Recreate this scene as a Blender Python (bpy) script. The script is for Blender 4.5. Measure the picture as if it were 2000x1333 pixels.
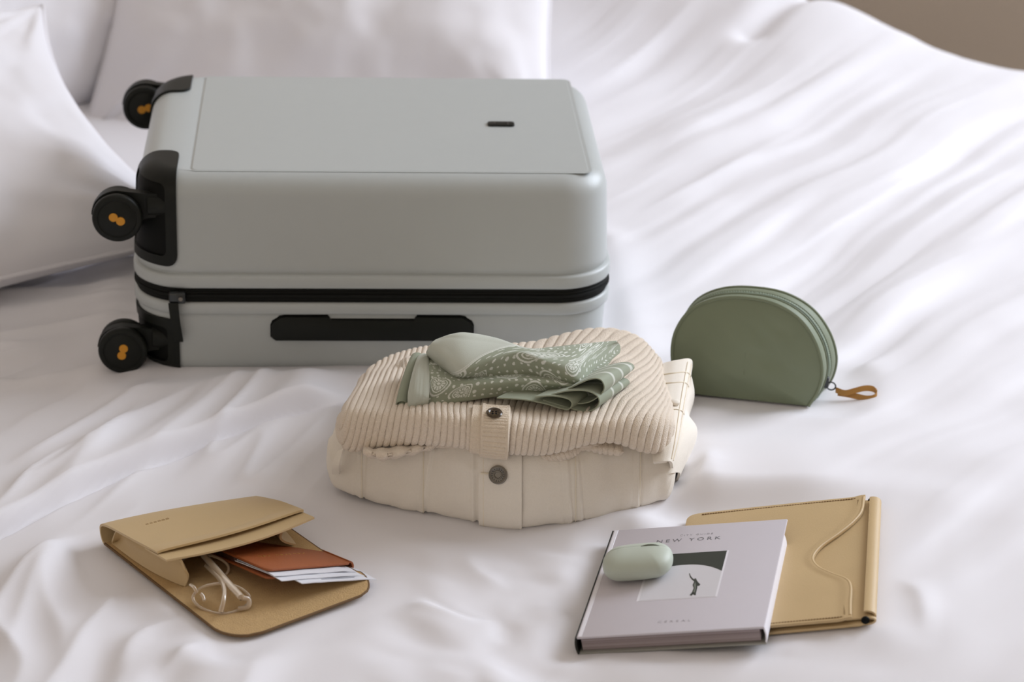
import bpy, bmesh, math, random
import numpy as np
from mathutils import Vector, Matrix, Euler

random.seed(4)
rng = np.random.default_rng(7)
for _o in list(bpy.data.objects):
    bpy.data.objects.remove(_o)
SC = bpy.context.scene
COL = SC.collection
PI = math.pi

# ------------------------------------------------------------------ camera
FPX, CX, CY = 5100.0, 1000.0, 666.5
PITCH, CAM_H = math.radians(24.0), 1.147
cam_d = bpy.data.cameras.new('camera')
cam = bpy.data.objects.new('camera', cam_d)
COL.objects.link(cam)
cam.location = (0, 0, CAM_H)
cam.rotation_euler = (PI / 2 - PITCH, 0, 0)
cam_d.sensor_fit = 'HORIZONTAL'
cam_d.sensor_width = 36.0
cam_d.lens = FPX / 2000.0 * 36.0
cam_d.clip_start = 0.05
cam_d.dof.use_dof = True
cam_d.dof.focus_distance = 2.43
cam_d.dof.aperture_fstop = 6.0
cam_d.dof.aperture_blades = 9
SC.camera = cam

# ------------------------------------------------------------------ light
world = bpy.data.worlds.new('world')
SC.world = world
world.use_nodes = True
_bg = world.node_tree.nodes['Background']
_bg.inputs['Color'].default_value = (0.80, 0.88, 1.0, 1)
_bg.inputs['Strength'].default_value = 1.0
# bed axes: e1 runs from headboard to foot, e2 from the near side to the far side
BA = math.radians(-33.0)
E1 = np.array([math.cos(BA), math.sin(BA)])
E2 = np.array([-math.sin(BA), math.cos(BA)])


def bed_xy(a, b):
    return (E1[0] * a + E2[0] * b, E1[1] * a + E2[1] * b)


WALL_B = 4.75          # e2 of the wall that has the window
WIN_A0, WIN_A1, WIN_Z0, WIN_Z1 = -0.85, 1.65, 0.80, 2.75
lx, ly = bed_xy((WIN_A0 + WIN_A1) / 2, WALL_B - 0.03)
ld = bpy.data.lights.new('window_daylight', 'AREA')
ld.shape = 'RECTANGLE'
ld.size, ld.size_y = WIN_A1 - WIN_A0 - 0.1, WIN_Z1 - WIN_Z0 - 0.1
ld.energy = 130.0
ld.color = (0.88, 0.955, 1.08)
lo = bpy.data.objects.new('window_daylight', ld)
COL.objects.link(lo)
lo.location = (lx, ly, (WIN_Z0 + WIN_Z1) / 2)
_dir = Vector((-E2[0] * 0.88 - E1[0] * 0.3, -E2[1] * 0.88 - E1[1] * 0.3, -0.45))
lo.rotation_euler = _dir.to_track_quat('-Z', 'Y').to_euler()

# weak warm fill light added behind the camera, set in an invented curtained window
W2_A0, W2_A1, W2_Z0, W2_Z1 = -2.4, 0.6, 0.35, 2.5
ld2 = bpy.data.lights.new('added_fill_light', 'AREA')
ld2.shape = 'RECTANGLE'
ld2.size, ld2.size_y = W2_A1 - W2_A0 - 0.1, W2_Z1 - W2_Z0 - 0.1
ld2.energy = 9.5
ld2.color = (1.0, 0.88, 0.72)
lo2 = bpy.data.objects.new('added_fill_light', ld2)
COL.objects.link(lo2)
lo2.location = (*bed_xy((W2_A0 + W2_A1) / 2, -1.6 + 0.06), (W2_Z0 + W2_Z1) / 2)
lo2.rotation_euler = Vector((E2[0], E2[1], -0.1)).to_track_quat('-Z', 'Y').to_euler()

vs = SC.view_settings
vs.view_transform = 'Standard'
vs.look = 'None'
vs.exposure = 0.0
vs.gamma = 1.0
vs.use_curve_mapping = False

# ------------------------------------------------------------------ numeric helpers
_sp, _cp = math.sin(PITCH), math.cos(PITCH)


def at(u, v, z=0.0):
    """world point at height z under photograph pixel (u, v)"""
    a, b = (u - CX) / FPX, -(v - CY) / FPX
    d = np.array([a, b * _sp + _cp, b * _cp - _sp])
    t = (z - CAM_H) / d[2]
    return np.array([d[0] * t, d[1] * t, z])


def at_y(u, v, y):
    a, b = (u - CX) / FPX, -(v - CY) / FPX
    d = np.array([a, b * _sp + _cp, b * _cp - _sp])
    t = y / d[1]
    return np.array([d[0] * t, y, CAM_H + d[2] * t])


_TAB = rng.random((256, 256))


def vnoise(x, y, seed=0):
    x = np.asarray(x, float) + seed * 17.31
    y = np.asarray(y, float) + seed * 9.77
    xi, yi = np.floor(x).astype(int), np.floor(y).astype(int)
    fx, fy = x - xi, y - yi
    fx = fx * fx * fx * (fx * (fx * 6 - 15) + 10)
    fy = fy * fy * fy * (fy * (fy * 6 - 15) + 10)
    g = lambda i, j: _TAB[i % 256, j % 256]
    return ((g(xi, yi) * (1 - fx) + g(xi + 1, yi) * fx) * (1 - fy)
            + (g(xi, yi + 1) * (1 - fx) + g(xi + 1, yi + 1) * fx) * fy) * 2 - 1


def fbm(x, y, seed=0, octs=3):
    s, a, t = 0.0, 1.0, 0.0
    for k in range(octs):
        s = s + a * vnoise(x * 2 ** k, y * 2 ** k, seed + k * 3)
        t += a
        a *= 0.5
    return s / t


def sstep(a, b, x):
    t = np.clip((x - a) / (b - a), 0, 1)
    return t * t * (3 - 2 * t)


def poly_dist(X, Y, pts):
    """unsigned distance, signed side (+ on the left of the path) and position along it"""
    best = np.full(X.shape, 1e9)
    side = np.zeros(X.shape)
    along = np.zeros(X.shape)
    n = len(pts) - 1
    for i in range(n):
        ax, ay = pts[i][0], pts[i][1]
        bx, by = pts[i + 1][0], pts[i + 1][1]
        dx, dy = bx - ax, by - ay
        L2 = dx * dx + dy * dy
        t = np.clip(((X - ax) * dx + (Y - ay) * dy) / L2, 0, 1)
        d = np.hypot(X - ax - t * dx, Y - ay - t * dy)
        m = d < best
        best = np.where(m, d, best)
        side = np.where(m, np.sign(dx * (Y - ay) - dy * (X - ax)), side)
        along = np.where(m, (i + t) / n, along)
    return best, side, along


def spline(pts, n, closed=False):
    """Catmull-Rom through pts, n samples"""
    P = np.array(pts, float)
    m = len(P)
    if closed:
        t = np.linspace(0, m, n, endpoint=False)
        i = np.floor(t).astype(int)
        f = (t - i)[:, None]
        p0, p1, p2, p3 = P[(i - 1) % m], P[i % m], P[(i + 1) % m], P[(i + 2) % m]
    else:
        t = np.linspace(0, m - 1, n)
        i = np.minimum(np.floor(t).astype(int), m - 2)
        f = (t - i)[:, None]
        Q = np.vstack([2 * P[0] - P[1], P, 2 * P[-1] - P[-2]])
        p0, p1, p2, p3 = Q[i], Q[i + 1], Q[i + 2], Q[i + 3]
    return 0.5 * ((2 * p1) + (p2 - p0) * f + (2 * p0 - 5 * p1 + 4 * p2 - p3) * f ** 2
                  + (3 * p1 - p0 - 3 * p2 + p3) * f ** 3)


def net(ctrl, nu, nv):
    """Catmull-Rom surface through a control net ctrl[row][col] -> (nv rows, nu cols, 3)"""
    C = np.array(ctrl, float)
    rows = np.array([spline(r, nu) for r in C])
    out = np.array([spline(rows[:, j], nv) for j in range(nu)])
    return out.transpose(1, 0, 2)


def normals(V):
    du = np.gradient(V, axis=0)
    dv = np.gradient(V, axis=1)
    N = np.cross(du, dv)
    return N / (np.linalg.norm(N, axis=2, keepdims=True) + 1e-12)


# ------------------------------------------------------------------ object helpers
def link(name, me, mat=None, parent=None, smooth=True, angle=None):
    o = bpy.data.objects.new(name, me)
    COL.objects.link(o)
    if mat is not None:
        me.materials.append(mat)
    if smooth:
        me.polygons.foreach_set('use_smooth', [True] * len(me.polygons))
        if angle:
            me.set_sharp_from_angle(angle=math.radians(angle))
    if parent is not None:
        o.parent = parent
    return o


def mesh_np(name, V, F4, mat=None, parent=None, smooth=True, angle=None):
    V = np.asarray(V, np.float32).reshape(-1, 3)
    F4 = np.asarray(F4, np.int32)
    me = bpy.data.meshes.new(name)
    me.vertices.add(len(V))
    me.vertices.foreach_set('co', V.ravel())
    k = F4.shape[1]
    me.loops.add(F4.size)
    me.loops.foreach_set('vertex_index', F4.ravel())
    me.polygons.add(len(F4))
    me.polygons.foreach_set('loop_start', np.arange(len(F4), dtype=np.int32) * k)
    me.polygons.foreach_set('loop_total', np.full(len(F4), k, np.int32))
    me.update(calc_edges=True)
    me.validate()
    return link(name, me, mat, parent, smooth, angle)


def grid_faces(nu, nv, cu=False, cv=False):
    I, J = np.meshgrid(np.arange(nu if cu else nu - 1), np.arange(nv if cv else nv - 1), indexing='ij')
    a = I * nv + J
    b = ((I + 1) % nu) * nv + J
    c = ((I + 1) % nu) * nv + (J + 1) % nv
    d = I * nv + (J + 1) % nv
    return np.stack([a, b, c, d], -1).reshape(-1, 4)


def grid_obj(name, V, mat, parent=None, cu=False, cv=False, smooth=True, angle=None):
    nu, nv = V.shape[:2]
    return mesh_np(name, V, grid_faces(nu, nv, cu, cv), mat, parent, smooth, angle)


def shell_obj(name, V, thick, mat, parent=None, both=False, angle=50):
    """grid surface given a thickness: front skin, back skin and rims"""
    nu, nv = V.shape[:2]
    N = normals(V)
    A = V + N * (thick / 2)
    B = V - N * (thick / 2)
    n = nu * nv
    F = grid_faces(nu, nv)
    rim = [i * nv for i in range(nu)] + [(nu - 1) * nv + j for j in range(1, nv)] + \
          [i * nv + nv - 1 for i in range(nu - 2, -1, -1)] + [j for j in range(nv - 2, 0, -1)]
    R = []
    for q in range(len(rim)):
        a, b = rim[q], rim[(q + 1) % len(rim)]
        R.append((a, b, b + n, a + n))
    F = np.vstack([F, F[:, ::-1] + n, np.array(R)])
    return mesh_np(name, np.concatenate([A.reshape(-1, 3), B.reshape(-1, 3)]), F, mat, parent, True, angle)


def bm_obj(name, bm, mat, parent=None, smooth=True, angle=40):
    me = bpy.data.meshes.new(name)
    bmesh.ops.recalc_face_normals(bm, faces=bm.faces)
    bm.to_mesh(me)
    bm.free()
    return link(name, me, mat, parent, smooth, angle)


def loft_obj(name, loops, mat, parent=None, cap0=True, cap1=True, angle=50):
    L = np.array(loops, float)
    n, m = L.shape[:2]
    bm = bmesh.new()
    vv = [[bm.verts.new(p) for p in lp] for lp in L]
    for i in range(n - 1):
        for j in range(m):
            bm.faces.new((vv[i][j], vv[i][(j + 1) % m], vv[i + 1][(j + 1) % m], vv[i + 1][j]))
    if cap0:
        bm.faces.new(vv[0][::-1])
    if cap1:
        bm.faces.new(vv[-1])
    return bm_obj(name, bm, mat, parent, True, angle)


def tube_obj(name, pts, r, mat, parent=None, n=10, closed=False, flat=1.0):
    P = np.array(pts, float)
    m = len(P)
    R = np.full(m, r) if np.isscalar(r) else np.array(r, float)
    T = np.roll(P, -1, 0) - np.roll(P, 1, 0) if closed else np.gradient(P, axis=0)
    T /= np.linalg.norm(T, axis=1, keepdims=True) + 1e-12
    up = np.array([0, 0, 1.0]) if abs(T[0][2]) < 0.9 else np.array([1.0, 0, 0])
    V = np.zeros((m, n, 3))
    a0 = np.cross(T[0], up)
    a0 /= np.linalg.norm(a0)
    th = np.linspace(0, 2 * PI, n, endpoint=False)
    for i in range(m):
        a0 = a0 - T[i] * (a0 @ T[i])
        a0 /= np.linalg.norm(a0) + 1e-12
        b0 = np.cross(T[i], a0)
        V[i] = P[i] + R[i] * (np.cos(th)[:, None] * a0 + np.sin(th)[:, None] * b0 * flat)
    F = grid_faces(m, n, closed, True)
    if not closed:
        V2 = np.concatenate([V.reshape(-1, 3), P[:1], P[-1:]])
        tri = []
        for j in range(n):
            k = (j + 1) % n
            tri.append((j, k, m * n, m * n))
            tri.append(((m - 1) * n + k, (m - 1) * n + j, m * n + 1, m * n + 1))
        me = bpy.data.meshes.new(name)
        me.from_pydata(V2.tolist(), [], F.tolist() + [t[:3] for t in tri])
        return link(name, me, mat, parent, True, 60)
    return mesh_np(name, V, F, mat, parent)


def lathe_bm(bm, prof, origin, axis, n=40):
    """prof: (radius, height along axis)"""
    ax = Vector(axis).normalized()
    q = Vector((0, 0, 1)).rotation_difference(ax)
    rows = []
    for r, h in prof:
        if r < 1e-7:
            rows.append([bm.verts.new(Vector(origin) + q @ Vector((0, 0, h)))])
        else:
            rows.append([bm.verts.new(Vector(origin) + q @ Vector((r * math.cos(2 * PI * k / n), r * math.sin(2 * PI * k / n), h))) for k in range(n)])
    for a, b in zip(rows, rows[1:]):
        for k in range(n):
            k2 = (k + 1) % n
            if len(a) == 1 and len(b) == 1:
                continue
            if len(a) == 1:
                bm.faces.new((a[0], b[k], b[k2]))
            elif len(b) == 1:
                bm.faces.new((a[k], a[k2], b[0]))
            else:
                bm.faces.new((a[k], a[k2], b[k2], b[k]))


def lathe_obj(name, prof, origin, axis, mat, parent=None, n=40, angle=40):
    bm = bmesh.new()
    lathe_bm(bm, prof, origin, axis, n)
    return bm_obj(name, bm, mat, parent, True, angle)


def prism_obj(name, poly, z0, z1, mat, parent=None, bevel=0.0, seg=2, frame=None, angle=35):
    """extruded outline; frame maps (x, y, z) local to the parent's space"""
    bm = bmesh.new()
    vs_ = [bm.verts.new((p[0], p[1], z0)) for p in poly]
    f = bm.faces.new(vs_)
    r = bmesh.ops.extrude_face_region(bm, geom=[f])
    for g in r['geom']:
        if isinstance(g, bmesh.types.BMVert):
            g.co.z = z1
    if bevel > 0:
        eds = [e for e in bm.edges if abs(e.verts[0].co.z - e.verts[1].co.z) < 1e-9]
        bmesh.ops.bevel(bm, geom=eds, offset=bevel, segments=seg, profile=0.5, affect='EDGES')
    if frame is not None:
        bmesh.ops.transform(bm, matrix=frame, verts=bm.verts)
    return bm_obj(name, bm, mat, parent, True, angle)


def box_obj(name, lo_, hi_, mat, parent=None, bevel=0.0, seg=3, frame=None):
    bm = bmesh.new()
    bmesh.ops.create_cube(bm, size=1)
    for v in bm.verts:
        v.co = Vector([(lo_[k] + hi_[k]) / 2 + v.co[k] * (hi_[k] - lo_[k]) for k in range(3)])
    if bevel > 0:
        bmesh.ops.bevel(bm, geom=list(bm.edges), offset=bevel, segments=seg, profile=0.5, affect='EDGES')
    if frame is not None:
        bmesh.ops.transform(bm, matrix=frame, verts=bm.verts)
    return bm_obj(name, bm, mat, parent)


def rrect(x0, x1, y0, y1, r, n=10):
    r = max(min(r, (x1 - x0) / 2 - 1e-5, (y1 - y0) / 2 - 1e-5), 1e-4)
    out = []
    for cx, cy, a0 in ((x1 - r, y0 + r, -PI / 2), (x1 - r, y1 - r, 0), (x0 + r, y1 - r, PI / 2), (x0 + r, y0 + r, PI)):
        for k in range(n + 1):
            a = a0 + PI / 2 * k / n
            out.append((cx + r * math.cos(a), cy + r * math.sin(a)))
    return out


def thing(name, label, cat, loc=(0, 0, 0), rot=(0, 0, 0), group=None, mode='XYZ'):
    o = bpy.data.objects.new(name, None)
    COL.objects.link(o)
    o.empty_display_size = 0.05
    o.location = loc
    o.rotation_mode = mode
    o.rotation_euler = rot
    o['label'], o['category'] = label, cat
    if group:
        o['group'] = group
    return o


def structure(o):
    o['kind'] = 'structure'
    return o


# ------------------------------------------------------------------ materials
def srgb(r, g, b):
    f = lambda c: (c / 255 / 12.92) if c / 255 <= 0.04045 else ((c / 255 + 0.055) / 1.055) ** 2.4
    return (f(r), f(g), f(b), 1.0)


def mat(name, col, rough=0.6, noise=0.0, nscale=40.0, bump=0.0, bscale=400.0, sheen=0.0, metal=0.0, spec=0.5, coat=0.0, coat_rough=0.2):
    m = bpy.data.materials.new(name)
    m.use_nodes = True
    nt = m.node_tree
    b = nt.nodes['Principled BSDF']
    b.inputs['Base Color'].default_value = col
    b.inputs['Roughness'].default_value = rough
    b.inputs['Metallic'].default_value = metal
    b.inputs['Specular IOR Level'].default_value = spec
    b.inputs['Sheen Weight'].default_value = sheen
    b.inputs['Coat Weight'].default_value = coat
    b.inputs['Coat Roughness'].default_value = coat_rough
    tc = nt.nodes.new('ShaderNodeTexCoord')
    if noise > 0:
        n = nt.nodes.new('ShaderNodeTexNoise')
        n.inputs['Scale'].default_value = nscale
        n.inputs['Detail'].default_value = 4
        nt.links.new(tc.outputs['Object'], n.inputs['Vector'])
        mx = nt.nodes.new('ShaderNodeMix')
        mx.data_type = 'RGBA'
        mx.inputs['A'].default_value = [c * (1 - noise) for c in col[:3]] + [1]
        mx.inputs['B'].default_value = [min(1, c * (1 + noise)) for c in col[:3]] + [1]
        nt.links.new(n.outputs['Fac'], mx.inputs['Factor'])
        nt.links.new(mx.outputs['Result'], b.inputs['Base Color'])
    if bump > 0:
        n2 = nt.nodes.new('ShaderNodeTexNoise')
        n2.inputs['Scale'].default_value = bscale
        n2.inputs['Detail'].default_value = 3
        nt.links.new(tc.outputs['Object'], n2.inputs['Vector'])
        bp = nt.nodes.new('ShaderNodeBump')
        bp.inputs['Strength'].default_value = bump
        bp.inputs['Distance'].default_value = 0.002
        nt.links.new(n2.outputs['Fac'], bp.inputs['Height'])
        nt.links.new(bp.outputs['Normal'], b.inputs['Normal'])
    return m


M_SHEET = mat('white_cotton', (0.86, 0.835, 0.86, 1), 0.62, sheen=0.15, spec=0.35)
M_PILLOW = mat('pillow_cotton', (0.85, 0.82, 0.84, 1), 0.7, sheen=0.15, spec=0.3)
M_WALL = mat('taupe_paint', srgb(212, 200, 186), 0.9, 0.04, 3.0)
M_FLOOR = mat('taupe_carpet', srgb(184, 168, 152), 0.95, 0.08, 6.0, 0.4, 300)
M_CEIL = mat('ceiling_paint', srgb(240, 234, 224), 0.95, 0.02, 3.0)
M_WOODDARK = mat('walnut_wood', srgb(96, 70, 50), 0.5, 0.2, 8.0)
M_FRAME = mat('window_white', srgb(232, 230, 226), 0.5, 0.02)
M_SHELL = mat('suitcase_shell', srgb(186, 190, 188), 0.4, 0.015, 60, 0.05, 1500, coat=0.15, coat_rough=0.35)
M_BLACK = mat('black_plastic', srgb(24, 26, 22), 0.45, 0.08, 200, 0.05, 1200, spec=0.22)
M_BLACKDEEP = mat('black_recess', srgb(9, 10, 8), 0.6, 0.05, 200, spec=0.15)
M_ZIP = mat('black_zipper_tape', srgb(20, 21, 18), 0.7, 0.1, 300, 0.3, 2000, spec=0.2)
M_GUN = mat('gunmetal', srgb(70, 72, 72), 0.3, 0.05, 200, metal=0.9)
M_ORANGE = mat('orange_emblem', srgb(214, 146, 30), 0.45, 0.03, 200)
M_KNIT = mat('cream_knit', srgb(240, 224, 204), 0.95, 0.06, 260, 0.7, 900, sheen=0.3)
M_KNITBAND = mat('cream_knit_band', srgb(236, 218, 194), 0.95, 0.06, 260, 0.7, 900, sheen=0.3)
M_DENIM = mat('ecru_denim', srgb(243, 234, 220), 0.9, 0.03, 500, 0.25, 1600, sheen=0.1)
M_THREAD = mat('ecru_thread', srgb(242, 230, 208), 0.8, 0.05, 300)
M_TORTOISE = mat('tortoise_shell', srgb(66, 50, 30), 0.22, 0.7, 320, coat=0.4)
M_PEWTER = mat('pewter', srgb(128, 122, 112), 0.38, 0.15, 500, metal=0.7)
M_SAGE = mat('sage_nylon', srgb(121, 130, 104), 0.55, 0.04, 30, 0.12, 1800, sheen=0.1)
M_SAGEZIP = mat('sage_zipper', srgb(142, 154, 134), 0.6, 0.03, 100)
M_TAN = mat('tan_leather', srgb(203, 175, 130), 0.48, 0.05, 25, 0.1, 900)
M_TANIN = mat('tan_suede', srgb(196, 163, 115), 0.95, 0.10, 180, 0.5, 700)
M_TANEDGE = mat('tan_leather_edge', srgb(110, 82, 48), 0.7, 0.1, 100)
M_STITCH = mat('stitch_thread', srgb(128, 98, 58), 0.8, 0.05, 300)
M_BROWN = mat('cognac_leather', srgb(160, 88, 46), 0.45, 0.10, 60, 0.35, 900)
M_BROWNIN = mat('cognac_leather_edge', srgb(70, 36, 22), 0.6, 0.1, 100)
M_GOLD = mat('gold_foil', srgb(212, 168, 96), 0.35, 0.05, 300, metal=0.6)
M_LOOP = mat('camel_leather', srgb(178, 128, 62), 0.45, 0.08, 120, 0.1, 900)
M_PAPER = mat('white_paper', srgb(226, 226, 232), 0.85, 0.02, 60)
M_INK = mat('grey_ink', srgb(150, 152, 160), 0.8, 0.02)
M_BOOK = mat('book_jacket', srgb(206, 199, 204), 0.55, 0.01, 80)
M_BOOKW = mat('book_jacket_white', srgb(234, 230, 234), 0.6, 0.01, 80)
M_SPINE = mat('book_spine_dark', srgb(30, 32, 26), 0.7, 0.05, 100)
M_PRINTDARK = mat('print_dark', srgb(50, 54, 46), 0.6, 0.04, 60)
M_PRINTGREY = mat('print_pale_grey', srgb(214, 210, 213), 0.6, 0.02, 60)
M_TEXT = mat('print_text', srgb(112, 110, 114), 0.7, 0.02)
M_TEXTL = mat('print_text_faint', srgb(176, 170, 175), 0.7, 0.02)
M_MINT = mat('pale_green_silicone', srgb(190, 197, 182), 0.5, 0.01, 60, sheen=0.1)


def pages_mat():
    m = mat('page_edges', srgb(188, 172, 172), 0.9)
    nt = m.node_tree
    tc = nt.nodes.new('ShaderNodeTexCoord')
    mp = nt.nodes.new('ShaderNodeMapping')
    mp.inputs['Scale'].default_value = (2, 2, 1600)
    n = nt.nodes.new('ShaderNodeTexNoise')
    n.inputs['Scale'].default_value = 1.0
    n.inputs['Detail'].default_value = 3
    rp = nt.nodes.new('ShaderNodeValToRGB')
    rp.color_ramp.elements[0].position = 0.3
    rp.color_ramp.elements[0].color = srgb(118, 104, 104)
    rp.color_ramp.elements[1].position = 0.7
    rp.color_ramp.elements[1].color = srgb(182, 168, 168)
    nt.links.new(tc.outputs['Object'], mp.inputs['Vector'])
    nt.links.new(mp.outputs['Vector'], n.inputs['Vector'])
    nt.links.new(n.outputs['Fac'], rp.inputs['Fac'])
    nt.links.new(rp.outputs['Color'], nt.nodes['Principled BSDF'].inputs['Base Color'])
    return m


M_PAGES = pages_mat()


def glass_mat(name, col, rough, trans):
    m = mat(name, col, rough)
    b = m.node_tree.nodes['Principled BSDF']
    b.inputs['Transmission Weight'].default_value = trans
    b.inputs['IOR'].default_value = 1.3
    return m


M_CLEAR = glass_mat('champagne_acetate', srgb(226, 206, 180), 0.2, 0.5)
M_LENS = glass_mat('clear_lens', (0.97, 0.96, 0.95, 1), 0.0, 1.0)
M_LENS.node_tree.nodes['Principled BSDF'].inputs['IOR'].default_value = 1.08


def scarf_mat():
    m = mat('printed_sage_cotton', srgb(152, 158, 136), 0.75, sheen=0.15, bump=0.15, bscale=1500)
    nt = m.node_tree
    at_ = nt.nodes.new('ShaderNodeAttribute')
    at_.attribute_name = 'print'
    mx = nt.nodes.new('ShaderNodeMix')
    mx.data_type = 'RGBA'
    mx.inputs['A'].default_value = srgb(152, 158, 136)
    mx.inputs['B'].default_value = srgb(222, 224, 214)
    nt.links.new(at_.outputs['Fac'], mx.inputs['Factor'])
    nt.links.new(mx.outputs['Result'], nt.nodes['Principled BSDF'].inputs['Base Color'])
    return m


M_SCARF = scarf_mat()

# ------------------------------------------------------------------ room
FLOOR_Z = -0.58
CEIL_Z = 3.0
BF = Matrix.Rotation(BA, 4, 'Z')        # bed frame -> world


def bed_box(name, lo_, hi_, m, parent=None, bevel=0.0, seg=3):
    return box_obj(name, lo_, hi_, m, parent, bevel, seg, BF)


A0, A1, B0 = -2.98, 2.9, -1.6
structure(bed_box('floor', (A0 - .1, B0 - .1, FLOOR_Z - 0.06), (A1 + .1, WALL_B + .1, FLOOR_Z), M_FLOOR))
structure(bed_box('ceiling', (A0 - .1, B0 - .1, CEIL_Z), (A1 + .1, WALL_B + .1, CEIL_Z + 0.06), M_CEIL))
structure(bed_box('wall_left', (A0 - .1, B0 - .1, FLOOR_Z), (A0, WALL_B + .1, CEIL_Z), M_WALL))
structure(bed_box('wall_right', (A1, B0 - .1, FLOOR_Z), (A1 + .1, WALL_B + .1, CEIL_Z), M_WALL))
structure(bed_box('wall_front', (A0, B0 - .1, FLOOR_Z), (A1, B0, CEIL_Z), M_WALL))


def window_wall():
    bm = bmesh.new()
    for lo_, hi_ in (((A0, WALL_B, FLOOR_Z), (WIN_A0, WALL_B + .1, CEIL_Z)), ((WIN_A1, WALL_B, FLOOR_Z), (A1, WALL_B + .1, CEIL_Z)),
                     ((WIN_A0, WALL_B, FLOOR_Z), (WIN_A1, WALL_B + .1, WIN_Z0)), ((WIN_A0, WALL_B, WIN_Z1), (WIN_A1, WALL_B + .1, CEIL_Z))):
        r = bmesh.ops.create_cube(bm, size=1)
        for v in r['verts']:
            v.co = Vector([(lo_[k] + hi_[k]) / 2 + v.co[k] * (hi_[k] - lo_[k]) for k in range(3)])
    bmesh.ops.transform(bm, matrix=BF, verts=bm.verts)
    return bm_obj('wall_back', bm, M_WALL, None, False)


structure(window_wall())
win = structure(bed_box('window_1', (WIN_A0 - .06, WALL_B - .035, WIN_Z0 - .05), (WIN_A1 + .06, WALL_B + .03, WIN_Z0), M_FRAME, None, .004))
bed_box('window_frame', (WIN_A0 - .06, WALL_B - .02, WIN_Z1), (WIN_A1 + .06, WALL_B + .03, WIN_Z1 + .06), M_FRAME, win, .004)
for a in (WIN_A0 - .06, WIN_A1):
    bed_box('window_frame', (a, WALL_B - .02, WIN_Z0), (a + .06, WALL_B + .03, WIN_Z1), M_FRAME, win, .004)
for a in (WIN_A0 + (WIN_A1 - WIN_A0) / 3, WIN_A0 + 2 * (WIN_A1 - WIN_A0) / 3):
    bed_box('mullion', (a - .02, WALL_B + .01, WIN_Z0), (a + .02, WALL_B + .05, WIN_Z1), M_FRAME, win, .004)
fill_win = structure(bed_box('added_fill_window', (W2_A0 - .06, B0, W2_Z0 - .05), (W2_A1 + .06, B0 + .035, W2_Z0), M_FRAME, None, .004))  # unseen, invented window with curtain that houses the added fill light
bed_box('window_frame', (W2_A0 - .06, B0, W2_Z1), (W2_A1 + .06, B0 + .03, W2_Z1 + .06), M_FRAME, fill_win, .004)
for a in (W2_A0 - .06, W2_A1):
    bed_box('window_frame', (a, B0, W2_Z0), (a + .06, B0 + .03, W2_Z1), M_FRAME, fill_win, .004)
bed_box('added_fill_curtain', (W2_A0, B0, W2_Z0), (W2_A1, B0 + .01, W2_Z1), M_CEIL, fill_win)
structure(bed_box('baseboard_back', (A0, WALL_B - .016, FLOOR_Z), (A1, WALL_B, FLOOR_Z + .09), M_WALL, None, .004))

# ------------------------------------------------------------------ bed
BED_A0, BED_A1, BED_B0, BED_B1 = -2.80, -0.42, 1.10, 3.345
bed = thing('bed', 'wide bed carrying the rumpled white duvet and pillows', 'bed', (*bed_xy((BED_A0 + BED_A1) / 2, (BED_B0 + BED_B1) / 2), FLOOR_Z))
_bedF = Matrix.Translation(-Vector(bed.location)) @ BF


def bed_part(name, lo_, hi_, m, bevel):
    return box_obj(name, lo_, hi_, m, bed, bevel, 4, _bedF)


bed_part('bed_base', (BED_A0 + .03, BED_B0 + .06, FLOOR_Z + .09), (BED_A1 - .06, BED_B1 - .06, FLOOR_Z + .30), M_WOODDARK, .012)
bed_part('mattress', (BED_A0 + .03, BED_B0 + .05, FLOOR_Z + .30), (BED_A1 - .05, BED_B1 - .05, -0.05), M_PILLOW, .05)
bed_part('headboard', (BED_A0 - .09, BED_B0 - .02, FLOOR_Z + .05), (BED_A0 - .02, BED_B1 + .02, 0.52), M_WALL, .03)
for a in (BED_A0 + .1, BED_A1 - .16):
    for b in (BED_B0 + .12, BED_B1 - .18):
        bed_part('leg', (a, b, FLOOR_Z), (a + .06, b + .06, FLOOR_Z + .10), M_WOODDARK, .004)

# object poses that the duvet has to follow
SUIT_C, SUIT_YAW, SUIT_TILT = (-0.156, 2.665, 0.0), math.radians(3.3), math.radians(1.6)
BOOK_O, BOOK_R = (0.1517, 2.0048, 0.0288), (-0.0175, -0.1738, -0.1934)
SLV_O, SLV_R = (0.2338, 2.0314, 0.0274), (-0.0147, -0.1915, -0.1486)
BOOK_W, BOOK_D, BOOK_T = 0.1608, 0.203, 0.0169
SLV_W, SLV_D, SLV_T = 0.1796, 0.2407, 0.009


def pose(o, r):
    return Matrix.Translation(o) @ Euler(r, 'YXZ').to_matrix().to_4x4()


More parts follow.
